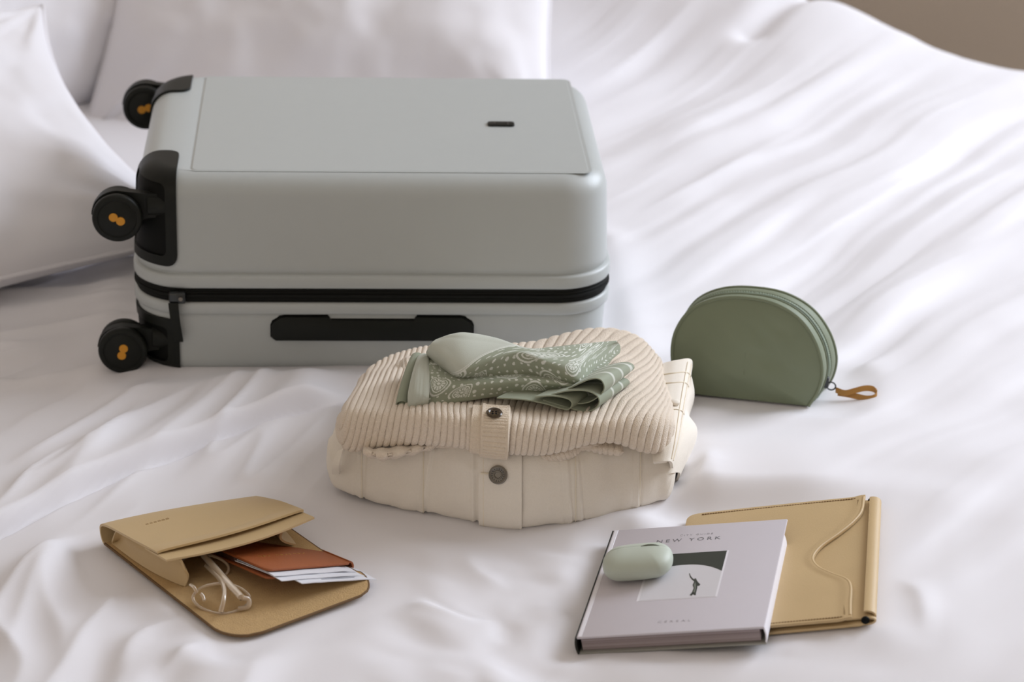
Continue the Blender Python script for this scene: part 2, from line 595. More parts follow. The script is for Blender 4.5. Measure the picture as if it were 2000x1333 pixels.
def duvet_height(X, Y):
    Z = 0.010 * fbm(X / 0.42, Y / 0.42, 1, 2) + 0.003 * fbm(X / 0.13, Y / 0.13, 5, 2)
    # swell on the right front
    Z += 0.026 * sstep(0.05, 0.30, X) * (1 - sstep(2.22, 2.42, Y)) + 0.008 * sstep(0.30, 0.5, X)
    # long pulled folds on the right, running up the picture
    a = X * 0.62 + Y * 0.78
    b = -X * 0.78 + Y * 0.62
    w = b + 0.03 * fbm(a / 0.35, b / 0.3, 8, 2)
    f = fbm(a / 1.0, w / 0.075, 11, 2)
    g = fbm(a / 0.55, w / 0.032, 14, 2)
    mR = sstep(0.02, 0.22, X) * sstep(2.25, 2.6, Y) * (1 - 0.75 * sstep(3.05, 3.30, X * E2[0] + Y * E2[1]))
    Z += mR * (0.013 * f + 0.0035 * g)
    mR2 = sstep(0.25, 0.4, X) * (1 - sstep(2.2, 2.6, Y))
    Z += mR2 * (0.005 * fbm(a / 0.5, w / 0.10, 17, 2) + 0.002 * g)
    # crumple to the left of and before the suitcase
    a2 = X * 0.42 + Y * 0.91
    b2 = -X * 0.91 + Y * 0.42
    w2 = b2 + 0.02 * fbm(a2 / 0.2, b2 / 0.2, 21, 2)
    mL = (1 - sstep(-0.30, 0.02, X)) * (1 - sstep(2.44, 2.56, Y)) * sstep(2.12, 2.26, Y)
    rl = 1 - np.abs(fbm(a2 / 0.45, w2 / 0.055, 23, 2))
    Z += mL * 0.010 * (rl ** 3 - 0.4)
    a3 = X * 0.97 + Y * 0.25
    b3 = -X * 0.25 + Y * 0.97
    w3 = b3 + 0.02 * fbm(a3 / 0.18, b3 / 0.2, 31, 2)
    mW = (1 - sstep(-0.42, -0.33, X)) * sstep(2.40, 2.5, Y) * (1 - sstep(2.9, 3.05, Y))
    Z += mW * 0.011 * ((1 - np.abs(fbm(a3 / 0.3, w3 / 0.06, 33, 2))) ** 3 - 0.4)
    # big soft folds in the near left corner
    a4 = X * 0.25 + Y * 0.97
    b4 = -X * 0.97 + Y * 0.25
    w4 = b4 + 0.05 * fbm(a4 / 0.2, b4 / 0.2, 41, 2)
    mN = (1 - sstep(-0.26, -0.10, X)) * (1 - sstep(2.10, 2.24, Y))
    Z += mN * (0.017 * (1 - np.abs(fbm(a4 / 0.35, w4 / 0.10, 43, 2))) ** 2 - 0.012)
    # soft dimples in the middle front
    mC = sstep(-0.16, -0.06, X) * (1 - sstep(0.04, 0.12, X)) * (1 - sstep(2.08, 2.16, Y))
    Z += mC * 0.007 * fbm((X * 0.8 - Y * 0.6) / 0.10 + 0.4 * vnoise(X / .08, Y / .08, 2), (X * 0.6 + Y * 0.8) / 0.05, 47, 2)
    # hand-placed creases: pixel paths, height, width, kind
    for pts, h, wd in (([(800, 1150), (850, 1178), (905, 1200), (985, 1215)], -0.006, 0.010),
                       ([(905, 1075), (930, 1120), (1000, 1150)], 0.005, 0.014),
                       ([(780, 1170), (850, 1200), (940, 1225)], 0.005, 0.012),
                       ([(720, 1100), (745, 1150), (710, 1190), (640, 1200)], 0.008, 0.014),
                       ([(0, 1310), (40, 1190), (80, 1120), (150, 1070)], 0.007, 0.012),
                       ([(110, 1333), (120, 1230), (85, 1150), (95, 1100), (150, 1050)], 0.008, 0.016),
                       ([(220, 1333), (260, 1250), (340, 1205), (440, 1180)], 0.010, 0.014),
                       ([(300, 1333), (390, 1260), (480, 1225)], 0.010, 0.012),
                       ([(0, 1180), (60, 1110), (160, 1065)], 0.005, 0.012),
                       ([(0, 925), (90, 885), (230, 800), (345, 745)], 0.010, 0.012),
                       ([(0, 985), (130, 925), (290, 820), (430, 760)], 0.009, 0.012),
                       ([(155, 940), (215, 870), (290, 790)], 0.006, 0.008),
                       ([(1320, 1010), (1370, 960), (1385, 900)], 0.010, 0.016),
                       ([(1310, 905), (1350, 955)], 0.007, 0.010),
                       ([(1220, 430), (1400, 345), (1580, 250)], 0.012, 0.026),
                       ([(1230, 330), (1420, 230), (1640, 110)], 0.014, 0.05),
                       ([(1490, 520), (1700, 400), (1880, 300)], 0.010, 0.022),
                       ([(1450, 560), (1640, 440), (2000, 230)], -0.008, 0.03),
                       ([(1600, 700), (1750, 590), (1990, 470)], 0.008, 0.025),
                       ([(1740, 1190), (1790, 1240), (1800, 1320)], 0.008, 0.016),
                       ([(1540, 1333), (1560, 1290), (1620, 1262)], 0.008, 0.016),
                       ([(1050, 1333), (1150, 1300), (1230, 1290)], 0.006, 0.014)):
        P = [at(*p) for p in pts]
        P = [(q[0], q[1]) for q in spline([p[:2] for p in P], 4 * len(P))]
        d, s, t = poly_dist(X, Y, P)
        fade = np.clip(np.minimum(t, 1 - t) / 0.38, 0, 1)
        fade = fade * fade * (3 - 2 * fade)
        Z += 0.9 * h * fade * np.exp(-(d / wd) ** 1.35)
    # the layer edge that crosses the left of the bed: higher behind, a crease in front
    P = spline([at(*p)[:2] for p in ((-260, 1150), (0, 1040), (110, 985), (230, 930), (400, 862), (520, 822), (640, 795), (760, 770))], 40)
    d, s, t = poly_dist(X, Y, P)
    sd = d * s
    fade = 1 - sstep(0.80, 1.0, t)
    Z += fade * (0.020 * sstep(-0.003, 0.009, sd) * np.exp(-np.maximum(sd, 0) / 0.10) - 0.009 * np.exp(-((sd + .003) / 0.0045) ** 2))
    P = spline([at(*p)[:2] for p in ((-100, 570), (0, 556), (130, 527), (230, 505))], 20)
    d, s, t = poly_dist(X, Y, P)
    Z += -0.010 * np.exp(-(d / 0.012) ** 2)
    # turned-back heap along the far side
    P = spline([at(*p)[:2] for p in ((700, -40), (1000, -60), (1200, -40), (1400, 0), (1540, 48))], 30)
    P = np.array(P)
    d, s, t = poly_dist(X, Y, P)
    hm = 0.115 * (1 - 0.35 * t)
    Z += hm * np.exp(-(d / 0.20) ** 2.4)
    # crease below the heap's near end
    P = spline([at(*p)[:2] for p in ((1470, 104), (1530, 80), (1590, 70), (1650, 66))], 20)
    d, s, t = poly_dist(X, Y, P)
    Z += -0.02 * np.exp(-(d / 0.025) ** 2)
    # seats of the things that lie on the bed
    def seat(M, hx, hy, zoff, soft, up=0.010):
        nonlocal Z
        Mi = M.inverted()
        lx_ = Mi[0][0] * X + Mi[0][1] * Y + Mi[0][3]
        ly_ = Mi[1][0] * X + Mi[1][1] * Y + Mi[1][3]
        plane = M[2][3] + M[2][0] * lx_ + M[2][1] * ly_ + zoff
        q = np.hypot(np.maximum(np.abs(lx_) - hx, 0), np.maximum(np.abs(ly_) - hy, 0))
        k = 1 - sstep(0.0, soft, q)
        Z = Z * (1 - k) + plane * k + up * np.exp(-((q - soft * 0.9) / (soft * 0.6)) ** 2) * (1 - k)
    seat(Matrix.Translation(SUIT_C) @ Euler((0, SUIT_TILT, SUIT_YAW)).to_matrix().to_4x4(), 0.240, 0.168, 0.006, 0.05, 0.007)
    seat(Matrix.Translation((-0.01, 2.30, 0.0)), 0.145, 0.12, 0.002, 0.06, 0.003)
    seat(Matrix.Translation((0.25, 2.455, 0.0)) @ Matrix.Rotation(math.radians(-12), 4, 'Z'), 0.085, 0.03, 0.002, 0.05, 0.003)
    seat(Matrix.Translation((-0.245, 2.070, 0.0)) @ Matrix.Rotation(math.radians(37), 4, 'Z'), 0.082, 0.118, -0.0015, 0.045, 0.002)
    seat(pose(SLV_O, SLV_R), SLV_W / 2 - .01, SLV_D / 2 - .01, -SLV_T - 0.001, 0.06, 0.004)
    seat(pose(BOOK_O, BOOK_R) @ Matrix.Translation((-0.045, 0, 0)), 0.03, BOOK_D / 2 - .01, -BOOK_T, 0.05, 0.003)
    return Z


def make_duvet():
    na, nb = 860, 830
    edge = 0.34
    ga = np.linspace(BED_A0 - 0.01, BED_A1 + edge, na)
    gb = np.linspace(BED_B0 - edge, BED_B1 + edge, nb)
    Aa, Bb = np.meshgrid(ga, gb, indexing='ij')

    def bend(t, hi_, lo_=None):
        r = 0.055
        pos, drop = t.copy(), np.zeros_like(t)
        for sgn, lim in ((1, hi_), (-1, lo_)):
            if lim is None:
                continue
            d = (t - lim) * sgn + r
            m1 = (d > 0) & (d < r * PI / 2)
            m2 = d >= r * PI / 2
            pos = np.where(m1, lim + sgn * (r * np.sin(np.clip(d, 0, r * PI / 2) / r) - r), pos)
            drop = np.where(m1, r * (1 - np.cos(np.clip(d, 0, r * PI / 2) / r)), drop)
            pos = np.where(m2, lim, pos)
            drop = np.where(m2, r + d - r * PI / 2, drop)
        return pos, drop
    pa, da = bend(Aa, BED_A1)
    pb, db = bend(Bb, BED_B1, BED_B0)
    X = E1[0] * pa + E2[0] * pb
    Y = E1[1] * pa + E2[1] * pb
    Zh = duvet_height(X, Y)
    drop = np.maximum(da, db) + 0.3 * np.minimum(da, db)
    side = sstep(0.03, 0.12, drop)
    # hanging folds on the sides
    push = 0.02 * side * (1 + fbm(Aa / 0.16, Bb / 0.16, 61, 2))
    nx = np.where(da > 0.05, 1.0, 0.0)
    ny = np.where(db > 0.05, np.sign(Bb - 2), 0.0)
    X += push * (E1[0] * nx + E2[0] * ny)
    Y += push * (E1[1] * nx + E2[1] * ny)
    # the far edge line is a little uneven
    Z = Zh * (1 - 0.6 * side) - drop
    V = np.stack([X, Y, Z], -1)
    o = grid_obj('duvet', V, M_SHEET)
    o['label'] = 'rumpled white cotton duvet spread over the whole bed'
    o['category'] = 'duvet'
    return o


make_duvet()


# ------------------------------------------------------------------ pillows
def make_pillow(label, loc, rot, w, h, t, seed, mode='XYZ', pin=0.07):
    n, m = 120, 90
    u = np.linspace(-1, 1, n)
    v = np.linspace(-1, 1, m)
    U_, V_ = np.meshgrid(u, v, indexing='ij')
    prof = (np.clip(1 - np.abs(U_) ** 2.6, 0, 1) ** 0.55) * (np.clip(1 - np.abs(V_) ** 2.6, 0, 1) ** 0.55)
    px = w / 2 * U_ * (1 - pin * (1 - V_ ** 2))
    py = h / 2 * V_ * (1 - 0.07 * (1 - U_ ** 2))
    r_ = np.hypot(1 - np.abs(U_), 1 - np.abs(V_))
    th = np.arctan2(1 - np.abs(V_), 1 - np.abs(U_))
    wr = 0.018 * np.exp(-(r_ / 0.5) ** 2) * vnoise(th * 6, r_ * 2 + np.sign(U_) * 3 + np.sign(V_) * 7, seed)
    wr = wr + 0.016 * fbm(U_ * 2.2, V_ * 1.6, seed + 2, 2) + 0.006 * fbm(U_ * 5, V_ * 4, seed + 4, 2)
    top = t / 2 * prof + wr * prof ** 0.7
    bot = -t / 2 * prof + wr * prof ** 0.7 * 0.5
    V1 = np.stack([px, py, top], -1)
    V2 = np.stack([px, py, bot], -1)[::-1]
    ring = np.concatenate([V1, V2[1:-1]], 0)
    root = thing('pillow', label, 'pillow', loc, rot, 'white pillows at the head of the bed', mode)
    grid_obj('pillow_case', ring, M_PILLOW, root, cu=True)
    loop = [(-1 + 2 * k / 40, -1) for k in range(40)] + [(1, -1 + 2 * k / 30) for k in range(30)] + \
           [(1 - 2 * k / 40, 1) for k in range(40)] + [(-1, 1 - 2 * k / 30) for k in range(30)]
    pts = [(w / 2 * a * (1 - pin * (1 - b * b)), h / 2 * b * (1 - 0.07 * (1 - a * a)), 0) for a, b in loop]
    tube_obj('seam', pts, 0.0028, M_PILLOW, root, 6, True)
    return root


def axes_rot(xa, za):
    """rotation whose x axis is xa and whose z axis is close to za"""
    x = Vector(xa).normalized()
    z = Vector(za)
    z = (z - x * z.dot(x)).normalized()
    y = z.cross(x)
    return Matrix((x, y, z)).transposed().to_euler()


E1v, E2v = Vector((*E1, 0)), Vector((*E2, 0))
_bf = at(325, 440, 0.045)
_ax = Vector((0.80, 0.60, 0.0))
_ay = Vector((-0.42, 0.82, 0.40)).normalized()
_pc = Vector(_bf) - _ax * 0.30 + _ay * 0.19
make_pillow('white pillow lying at the left edge, nearest the suitcase wheels', tuple(_pc), axes_rot(_ax, _ax.cross(_ay)), 0.64, 0.44, 0.15, 3, 'XYZ', 0.17)
make_pillow('shaded white pillow standing between the other two', (-0.74, 3.40, 0.17), axes_rot(E2v * 0.95 + E1v * 0.2, E1v * 0.8 + Vector((0, 0, 0.5))), 0.60, 0.46, 0.12, 9)
make_pillow('broad white pillow behind the suitcase lid', (-0.245, 3.45, 0.13), axes_rot((1, -0.10, 0.0), (-0.05, -0.70, 0.72)), 0.64, 0.48, 0.16, 14)

# ------------------------------------------------------------------ suitcase
suit = thing('suitcase', 'pale grey hard-shell suitcase lying on its side with black wheels', 'suitcase', SUIT_C, (0, SUIT_TILT, SUIT_YAW))
LX, LY = 0.25, 0.18


def outline(inset, n=14):
    left = inset
    return rrect(-LX + left, LX - inset, -LY + inset, LY - inset, max(0.058 - inset, 0.012), n)


ZS = 0.098
ARC = [(0.031 - 0.024 * math.cos(PI / 2 * k / 9), 0.1935 + 0.024 * math.sin(PI / 2 * k / 9)) for k in range(10)]
prof_up = [(0.004, ZS), (0.001, ZS + .001), (0.0, ZS + .003), (0.0, ZS + .0125), (0.001, ZS + .0145), (0.0045, ZS + .0155), (0.0048, ZS + .017), (0.0035, ZS + .0185), (0.004, ZS + .025)] + ARC
loops = [[(x, y, z) for x, y in outline(i)] for i, z in prof_up]
PAN = (-LX + 0.062, LX - 0.027, -LY + 0.029, LY - 0.026)
for k, (d, z, r) in enumerate(((-.0016, .2177, .010), (0, .2168, .009), (.0010, .2168, .008), (.0020, .2177, .0075), (.0026, .2178, .007), (.0036, .2178, .0065), (.03, .2182, .02), (.09, .2185, .02))):
    loops.append([(x, y, z) for x, y in rrect(PAN[0] + d, PAN[1] - d, PAN[2] + d, PAN[3] - d, r, 14)])
loft_obj('upper_shell', loops, M_SHELL, suit, True, True, 55)
ZL = 0.083
prof_lo = [(0.004, ZL), (0.001, ZL - .001), (0, ZL - .003), (0.0, ZL - .0115), (.001, ZL - .013), (.0045, ZL - .0145), (.0035, ZL - .017), (.0045, ZL - .03)] + \
          [(0.024 - 0.018 * math.cos(PI / 2 * k / 8), 0.018 - 0.018 * math.sin(PI / 2 * k / 8)) for k in range(9)] + [(0.06, -.0005), (0.12, 0)]
loft_obj('lower_shell', [[(x, y, z) for x, y in outline(i)] for i, z in prof_lo], M_SHELL, suit, True, True, 55)
zb = []
for k in range(25):
    z = ZL - .001 + (ZS - ZL + .002) * k / 24
    t = k / 24
    d = 0.0035 - 0.0022 * math.sin(PI * t) - 0.0012 * (1 if 10 <= k <= 14 else 0) + 0.0008 * (1 if k in (9, 15, 5, 19) else 0)
    zb.append([(x, y, z) for x, y in outline(d)])
loft_obj('zipper_tape', zb, M_ZIP, suit, False, False, 60)

# side carry handle
HZ = 0.052
hy = -LY + 0.0045
Fh = Matrix(((1, 0, 0, 0), (0, 0, -1, hy), (0, 1, 0, HZ), (0, 0, 0, 1)))     # local (x, y) -> (x, z), extrude towards the viewer
hp = [(-.096, -.0115), (-.100, -.0075), (-.100, .004), (-.098, .009), (-.091, .0142), (-.086, .015), (-.043, .0152), (-.041, .0115), (.041, .0115), (.043, .0152), (.086, .015), (.091, .0142), (.098, .009), (.100, .004), (.100, -.0075), (.096, -.0115)]
HX = -0.0010
hp = [(x * 1.045 + HX, y) for x, y in hp]
sh = prism_obj('side_handle', hp, -0.003, 0.0055, M_BLACK, suit, 0.0012, 2, Fh)
sh['label'] = 'black carry handle on the long side'
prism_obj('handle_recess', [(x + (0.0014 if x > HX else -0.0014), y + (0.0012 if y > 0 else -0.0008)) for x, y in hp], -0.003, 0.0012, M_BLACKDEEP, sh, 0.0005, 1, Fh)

# badge on the lid
bx, by = 0.138, -0.005
bd = prism_obj('badge', rrect(bx - .0145, bx + .0145, by - .0068, by + .0068, 0.004, 6), 0.2175, 0.2203, M_BLACK, suit, 0.0006, 2)
box_obj('badge_mark', (bx + .0065, by - .0040, 0.2201), (bx + .0085, by + .0040, 0.22055), M_GUN, bd)
box_obj('badge_mark', (bx - .0075, by - .0030, 0.2201), (bx - .0060, by + .0040, 0.22055), M_GUN, bd)

# zipper slider and pull
zx = -LX + 0.048
zyf = -LY - 0.001
zp = box_obj('zipper_slider', (zx - .008, zyf - .006, 0.0845), (zx + .009, zyf + .002, 0.0965), M_GUN, suit, .002)
bm = bmesh.new()
lathe_bm(bm, [(0, .0), (.0022, 0), (.0022, .002), (0, .002)], (zx + .004, zyf - .0055, .0905), (0, -1, 0), 14)
bm_obj('rivet', bm, M_PEWTER, zp)
pull = np.array([(zx - .0035, zyf - .0065, .086), (zx - .0028, zyf - .0085, .078), (zx - .0015, zyf - .0065, .062), (zx + .0005, zyf - .0035, .046), (zx + .001, zyf - .002, .041)])
pc = spline(pull, 16)
wv = np.array([[.0052 - .0008 * t, 0, 0] for t in np.linspace(0, 1, 16)])
shell_obj('zipper_pull', np.stack([pc - wv, pc - wv * .3, pc + wv * .3, pc + wv], 1), .0022, M_BLACK, suit)


# corner guards: the shell grown by a few millimetres, cut by a rounded block, with a pocket for the caster
PU = [(0.0036, 0.1150), (.004, .123)] + ARC + [(.060, .2177), (.14, .2180)]
PL = [(.0036, .068), (.0045, .053)] + prof_lo[8:17] + [(0.06, -.0005), (0.14, 0)]


def grown(prof, o, up):
    P = np.array(prof)
    T = np.gradient(P, axis=0)
    T /= np.linalg.norm(T, axis=1, keepdims=True) + 1e-12
    s_ = 1 if up else -1
    out = []
    for (i, z), (ti, tz) in zip(P, T):
        out.append([(x, y, z + o * ti * s_) for x, y in outline(max(i - o * abs(tz), -.004))])
    return out


def solid(loops_):
    return loft_obj('tmp', loops_, None, None, True, True)


def cutter(lo_, hi_, r):
    return box_obj('tmp', lo_, hi_, None, None, r, 5)


def boolean(a, ops):
    for o, op in ops:
        md = a.modifiers.new('b', 'BOOLEAN')
        md.object, md.operation, md.solver = o, op, 'EXACT'
    bpy.context.view_layer.update()
    dg = bpy.context.evaluated_depsgraph_get()
    me = bpy.data.meshes.new_from_object(a.evaluated_get(dg))
    for o in [a] + [q[0] for q in ops]:
        bpy.data.objects.remove(o)
    return me


GX = -0.2010
for my in (0, 1):
    for up in (1, 0):
        if up:
            c_lo, c_hi, k_lo, k_hi = (-.35, -.30, .1215), (GX, -.098, .35), (-.35, -.30, .1320), (GX - .0115, -.112, .2085)
            pr_, deep = PU, 1
        else:
            c_lo, c_hi, k_lo, k_hi = (-.35, -.30, -.10), (GX, -.098, .0625), (-.35, -.30, .012), (GX - .0125, -.112, .0525)
            pr_, deep = PL, 0
        if my:
            c_lo, c_hi = (c_lo[0], -c_hi[1], c_lo[2]), (c_hi[0], -c_lo[1], c_hi[2])
            k_lo, k_hi = (k_lo[0], -k_hi[1], k_lo[2]), (k_hi[0], -k_lo[1], k_hi[2])
        me = boolean(solid(grown(pr_, .0030, up)), [(cutter(c_lo, c_hi, .012), 'INTERSECT'), (cutter(k_lo, k_hi, .006), 'DIFFERENCE')])
        me.name = 'corner_guard'
        g = link('corner_guard', me, M_BLACK, suit, True, 40)
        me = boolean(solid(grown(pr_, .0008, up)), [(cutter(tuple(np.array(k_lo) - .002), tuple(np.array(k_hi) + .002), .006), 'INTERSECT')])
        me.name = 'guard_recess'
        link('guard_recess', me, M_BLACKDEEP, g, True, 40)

EMB = {(0, 0): 150.0, (1, 0): 195.0, (0, 1): 75.0, (1, 1): 40.0}


def caster(cx, cy, cz, my, mz):
    root = bpy.data.objects.new('caster', None)
    COL.objects.link(root)
    root.parent = suit
    root.location = (cx, cy, cz)
    sg = -1 if not my else 1            # outward direction along y
    R = 0.0255
    wheel_prof = [(0, .0050), (.0172, .0050), (.0182, .0042), (.0192, .0042), (.0200, .0052), (.0232, .0052), (R - .0008, .0040), (R, .0020), (R, -.0020), (R - .0008, -.0042), (.0225, -.0054), (.012, -.0054), (.012, -.0060), (0, -.0060)]
    for k, yo in enumerate((0.0, 0.0225)):
        bm = bmesh.new()
        lathe_bm(bm, wheel_prof, (0, -sg * yo, 0), (0, sg if k == 0 else -sg, 0), 48)
        bm_obj('wheel', bm, M_BLACK, root)
    # emblem: two joined dots on the outer face, towards the long side that is seen
    a = math.radians(EMB[(my, mz)])
    bm = bmesh.new()
    face = -0.0052 if not my else -0.0225 - 0.0052
    for s in (-1, 1):
        lathe_bm(bm, [(0, .0009), (.0042, .0009), (.0046, .0005), (.0046, 0)], (s * .0041 * math.cos(a), face, s * .0041 * math.sin(a)), (0, -1, 0), 20)
    e = bm_obj('wheel_emblem', bm, M_ORANGE, root)
    e['label'] = 'orange emblem of two joined dots'
    # fork: fender arc between the wheels and an arm into the guard
    fy0, fy1 = -sg * .0062, -sg * .0163
    pts = []
    Ro, Ri = 0.0268, 0.012
    for q in range(15):
        th = math.radians(178 - 100 * q / 14)
        pts.append((Ro * math.cos(th), Ro * math.sin(th)))
    pts += [(.030, .0235), (.048, .0235), (.048, -.001), (.030, -.003), (.012, -.010), (-.004, -.013), (-.016, -.004)]
    if mz:
        pts = [(x, y * 0.9) for x, y in pts]
    bm = bmesh.new()
    for lo_, hi_ in ((min(fy0, fy1), max(fy0, fy1)),):
        A = [bm.verts.new((x, lo_, z)) for x, z in pts]
        B = [bm.verts.new((x, hi_, z)) for x, z in pts]
        bm.faces.new(A)
        bm.faces.new(B[::-1])
        for q in range(len(pts)):
            q2 = (q + 1) % len(pts)
            bm.faces.new((A[q], B[q], B[q2], A[q2]))
    bm_obj('fork', bm, M_BLACK, root, True, 35)
    bm = bmesh.new()
    lathe_bm(bm, [(0, 0), (.0105, 0), (.0115, .001), (.0115, .020), (0, .020)], (.030, (fy0 + fy1) / 2, .0105), (1, 0, 0), 28)
    bm_obj('swivel', bm, M_BLACK, root)
    return root


caster(-0.2610, -0.171, 0.1735, 0, 0)
caster(-0.2560, 0.190, 0.1760, 1, 0)
caster(-0.2600, -0.171, 0.0255, 0, 1)
caster(-0.2600, 0.171, 0.0255, 1, 1)


# ------------------------------------------------------------------ folded garments
def slab(xs, y0, y1, zb_, ztf, ztb, e0, e1, nb=26, nf=46, nt=90, nk=26, pw=2.0, shear=0.0):
    """closed cross-sections along x: bottom, front fold, top, back fold; returns (nx, m, 3) and arc length from the front bottom"""
    out, S = [], []
    for i, x in enumerate(xs):
        u = (x - xs[0]) / (xs[-1] - xs[0])
        e = 1.0
        if u < e0:
            e = max(0.02, 1 - (1 - u / e0) ** 2.2) ** 0.5
        if u > 1 - e1:
            e = min(e, max(0.02, 1 - (1 - (1 - u) / e1) ** 2.2) ** 0.5)
        b, tf, tb, f, k = zb_(x), ztf(x), ztb(x), y0(x), y1(x)
        hf, hb = (tf - b) * e, (tb - b) * e
        cf, cb = (tf + b) / 2, (tb + b) / 2
        bb, tff, tbb = cf - hf / 2, cf + hf / 2, cb + hb / 2
        bbk = cb - hb / 2
        rf, rk = hf * 0.42, hb * 0.45
        f2, k2 = f + (1 - e) * 0.02, k - (1 - e) * 0.02
        p = []
        for q in range(nb):
            t = q / nb
            p.append((k2 - rk + (f2 + rf - k2 + rk) * t, bbk + (bb - bbk) * t))
        for q in range(nf):
            a = PI * q / nf
            ca, sa = math.cos(a), math.sin(a)
            zz = -math.copysign(abs(ca) ** (2 / pw), ca)
            p.append((f2 + rf - rf * abs(sa) ** (2 / pw) + shear * hf * (zz + 1) / 2, cf + hf / 2 * zz))
        for q in range(nt):
            t = q / nt
            s_ = t * t * (3 - 2 * t)
            f3 = f2 + shear * hf
            p.append((f3 + rf + (k2 - rk - f3 - rf) * t, tff + (tbb - tff) * s_))
        for q in range(nk):
            a = PI * q / nk
            p.append((k2 - rk + rk * math.sin(a), cb + hb / 2 * math.cos(a)))
        P = np.array([(x, y, z) for y, z in p])
        out.append(P)
        d = np.concatenate([[0], np.cumsum(np.linalg.norm(np.diff(P, axis=0), axis=1))])
        S.append(d - d[nb])
    return np.array(out), np.array(S)


def loop_normals(V):
    du = np.gradient(V, axis=0)
    dv = np.roll(V, -1, 1) - np.roll(V, 1, 1)
    N = np.cross(du, dv)
    return N / (np.linalg.norm(N, axis=2, keepdims=True) + 1e-12)


def ip(*pts):
    xs = [p[0] for p in pts]
    ys = [p[1] for p in pts]
    P = np.array(pts, float)
    fine = spline(P, 60)
    return lambda x: float(np.interp(x, fine[:, 0], fine[:, 1]))


def cap_rows(V):
    """close the two ends of a lofted ring stack on their centres"""
    a = np.repeat(V[:1].mean(1, keepdims=True), V.shape[1], 1)
    b = np.repeat(V[-1:].mean(1, keepdims=True), V.shape[1], 1)
    return np.concatenate([a, V, b], 0)


def to_parent(V, root):
    return np.asarray(V) - np.array(root.location)


# --- jacket (bottom of the stack)
jk = thing('jacket', 'folded ecru denim jacket with metal button, bottom of the clothes stack', 'jacket', (-0.01, 2.28, 0.0))
xs = np.linspace(-0.186, 0.154, 360)
jy0 = ip((-.19, 2.215), (-.14, 2.182), (-.07, 2.158), (0, 2.138), (.06, 2.145), (.12, 2.170), (.165, 2.19))
jzb = ip((-.19, .004), (-.1, .001), (0, 0), (.1, .001), (.165, .006))
jztf = ip((-.19, .062), (-.13, .074), (-.05, .077), (.03, .077), (.1, .076), (.165, .064))
jztb = ip((-.19, .036), (-.1, .062), (0, .080), (.165, .066))
JV, JS = slab(xs, jy0, lambda x: 2.42, jzb, jztf, jztb, 0.045, 0.03, pw=3.4, shear=0.24)
JV[:, :, 0] -= 0.20 * np.maximum(JV[:, :, 1] - 2.19, 0) * np.interp(JV[:, :, 0], [-.19, -.02, .03], [-1.0, 0, 0])
JN = loop_normals(JV)
XX = JV[:, :, 0]
disp = 0.0026 * fbm(XX / 0.05, JS / 0.03, 71, 3) + 0.0034 * fbm(XX / 0.030, JS / 0.12, 73, 2)
# seams run up the front: ridge with a stitched channel beside it
for x0, lean, dbl in ((-.145, .004, 1), (-.087, .010, 1), (-.036, 0.0, 0), (.056, -.006, 1), (.066, -.006, 0), (.116, .004, 1)):
    q = XX - (x0 + lean * JS / 0.08)
    disp = disp + 0.0011 * np.exp(-(q / .0018) ** 2) - 0.0009 * np.exp(-((q - .0032) / .0011) ** 2)
    if dbl:
        disp = disp - 0.0005 * np.exp(-((q + .0052) / .0009) ** 2)
    disp = disp + 0.0007 * np.exp(-(q / .008) ** 2) * vnoise(JS / .006, XX / .02, 75)
JVd = JV + JN * disp[..., None]
grid_obj('jacket_body', to_parent(cap_rows(JVd), jk), M_DENIM, jk, cv=True)


def strip_from(V, N, ix0, ix1, j0, j1, off, thick, step=1):
    A = V[ix0:ix1:step, j0:j1] + N[ix0:ix1:step, j0:j1] * off
    return A


def xi(x):
    return int(round((x - xs[0]) / (xs[-1] - xs[0]) * (len(xs) - 1)))


pl = strip_from(JV, JN, xi(-.030), xi(.0105), 24, 100, .0034, .002)
k = np.linspace(0, 1, pl.shape[1])
pl = pl.copy()
pl[:, 0:6, 2] -= np.linspace(.003, 0, 6)[None, :]
shell_obj('button_placket', to_parent(pl, jk), .0024, M_DENIM, jk)
# long seams as raised thread lines
for x0, lean in ((-.1415, .004), (-.0835, .010), (.0595, -.006), (.1195, .004), (-.0265, 0.0)):
    pts = []
    for j in range(27, 84):
        xx = x0 + lean * JS[0, j] / 0.08
        i = min(max(xi(xx), 1), len(xs) - 2)
        offs = 0.0006 if x0 != -.0265 else 0.0049
        pts.append(JVd[i, j] * 0 + JV[i, j] + JN[i, j] * (disp[i, j] + offs if x0 != -.0265 else offs))
    P = np.array(pts)
    P[:, 0] = [x0 + lean * JS[0, j] / 0.08 for j in range(27, 84)]
    tube_obj('seam_thread', to_parent(P, jk), .00045, M_THREAD, jk, 6)
# button
bp = at_y(976, 944, 2.135)
ib = xi(bp[0])
jb = int(np.argmin(np.abs(JV[ib, 20:80, 2] - bp[2]))) + 20
bo, bn = JV[ib, jb] + JN[ib, jb] * .0040, JN[ib, jb]
bt = lathe_obj('metal_button', [(0, .0022), (.0028, .0022), (.0033, .0031), (.0040, .0031), (.0045, .0024), (.0064, .0026), (.0076, .0034), (.0086, .0030), (.0089, .0016), (.0084, 0), (0, 0)], to_parent(bo, jk), bn, M_PEWTER, jk, 40)
bt['label'] = 'round pewter button'
bm = bmesh.new()
q = Vector((0, 0, 1)).rotation_difference(Vector(bn))
for kk in range(16):
    a = 2 * PI * kk / 16
    c_ = Vector(to_parent(bo, jk)) + q @ Vector((.0056 * math.cos(a), .0056 * math.sin(a), .0026))
    lathe_bm(bm, [(0, .0004), (.0005, .0003), (.0006, 0)], c_, bn, 6)
bm_obj('button_ring_mark', bm, M_GUN, bt)
hb = to_parent(JV[xi(bp[0] - .0105), jb] + JN[xi(bp[0] - .0105), jb] * .0049, jk)
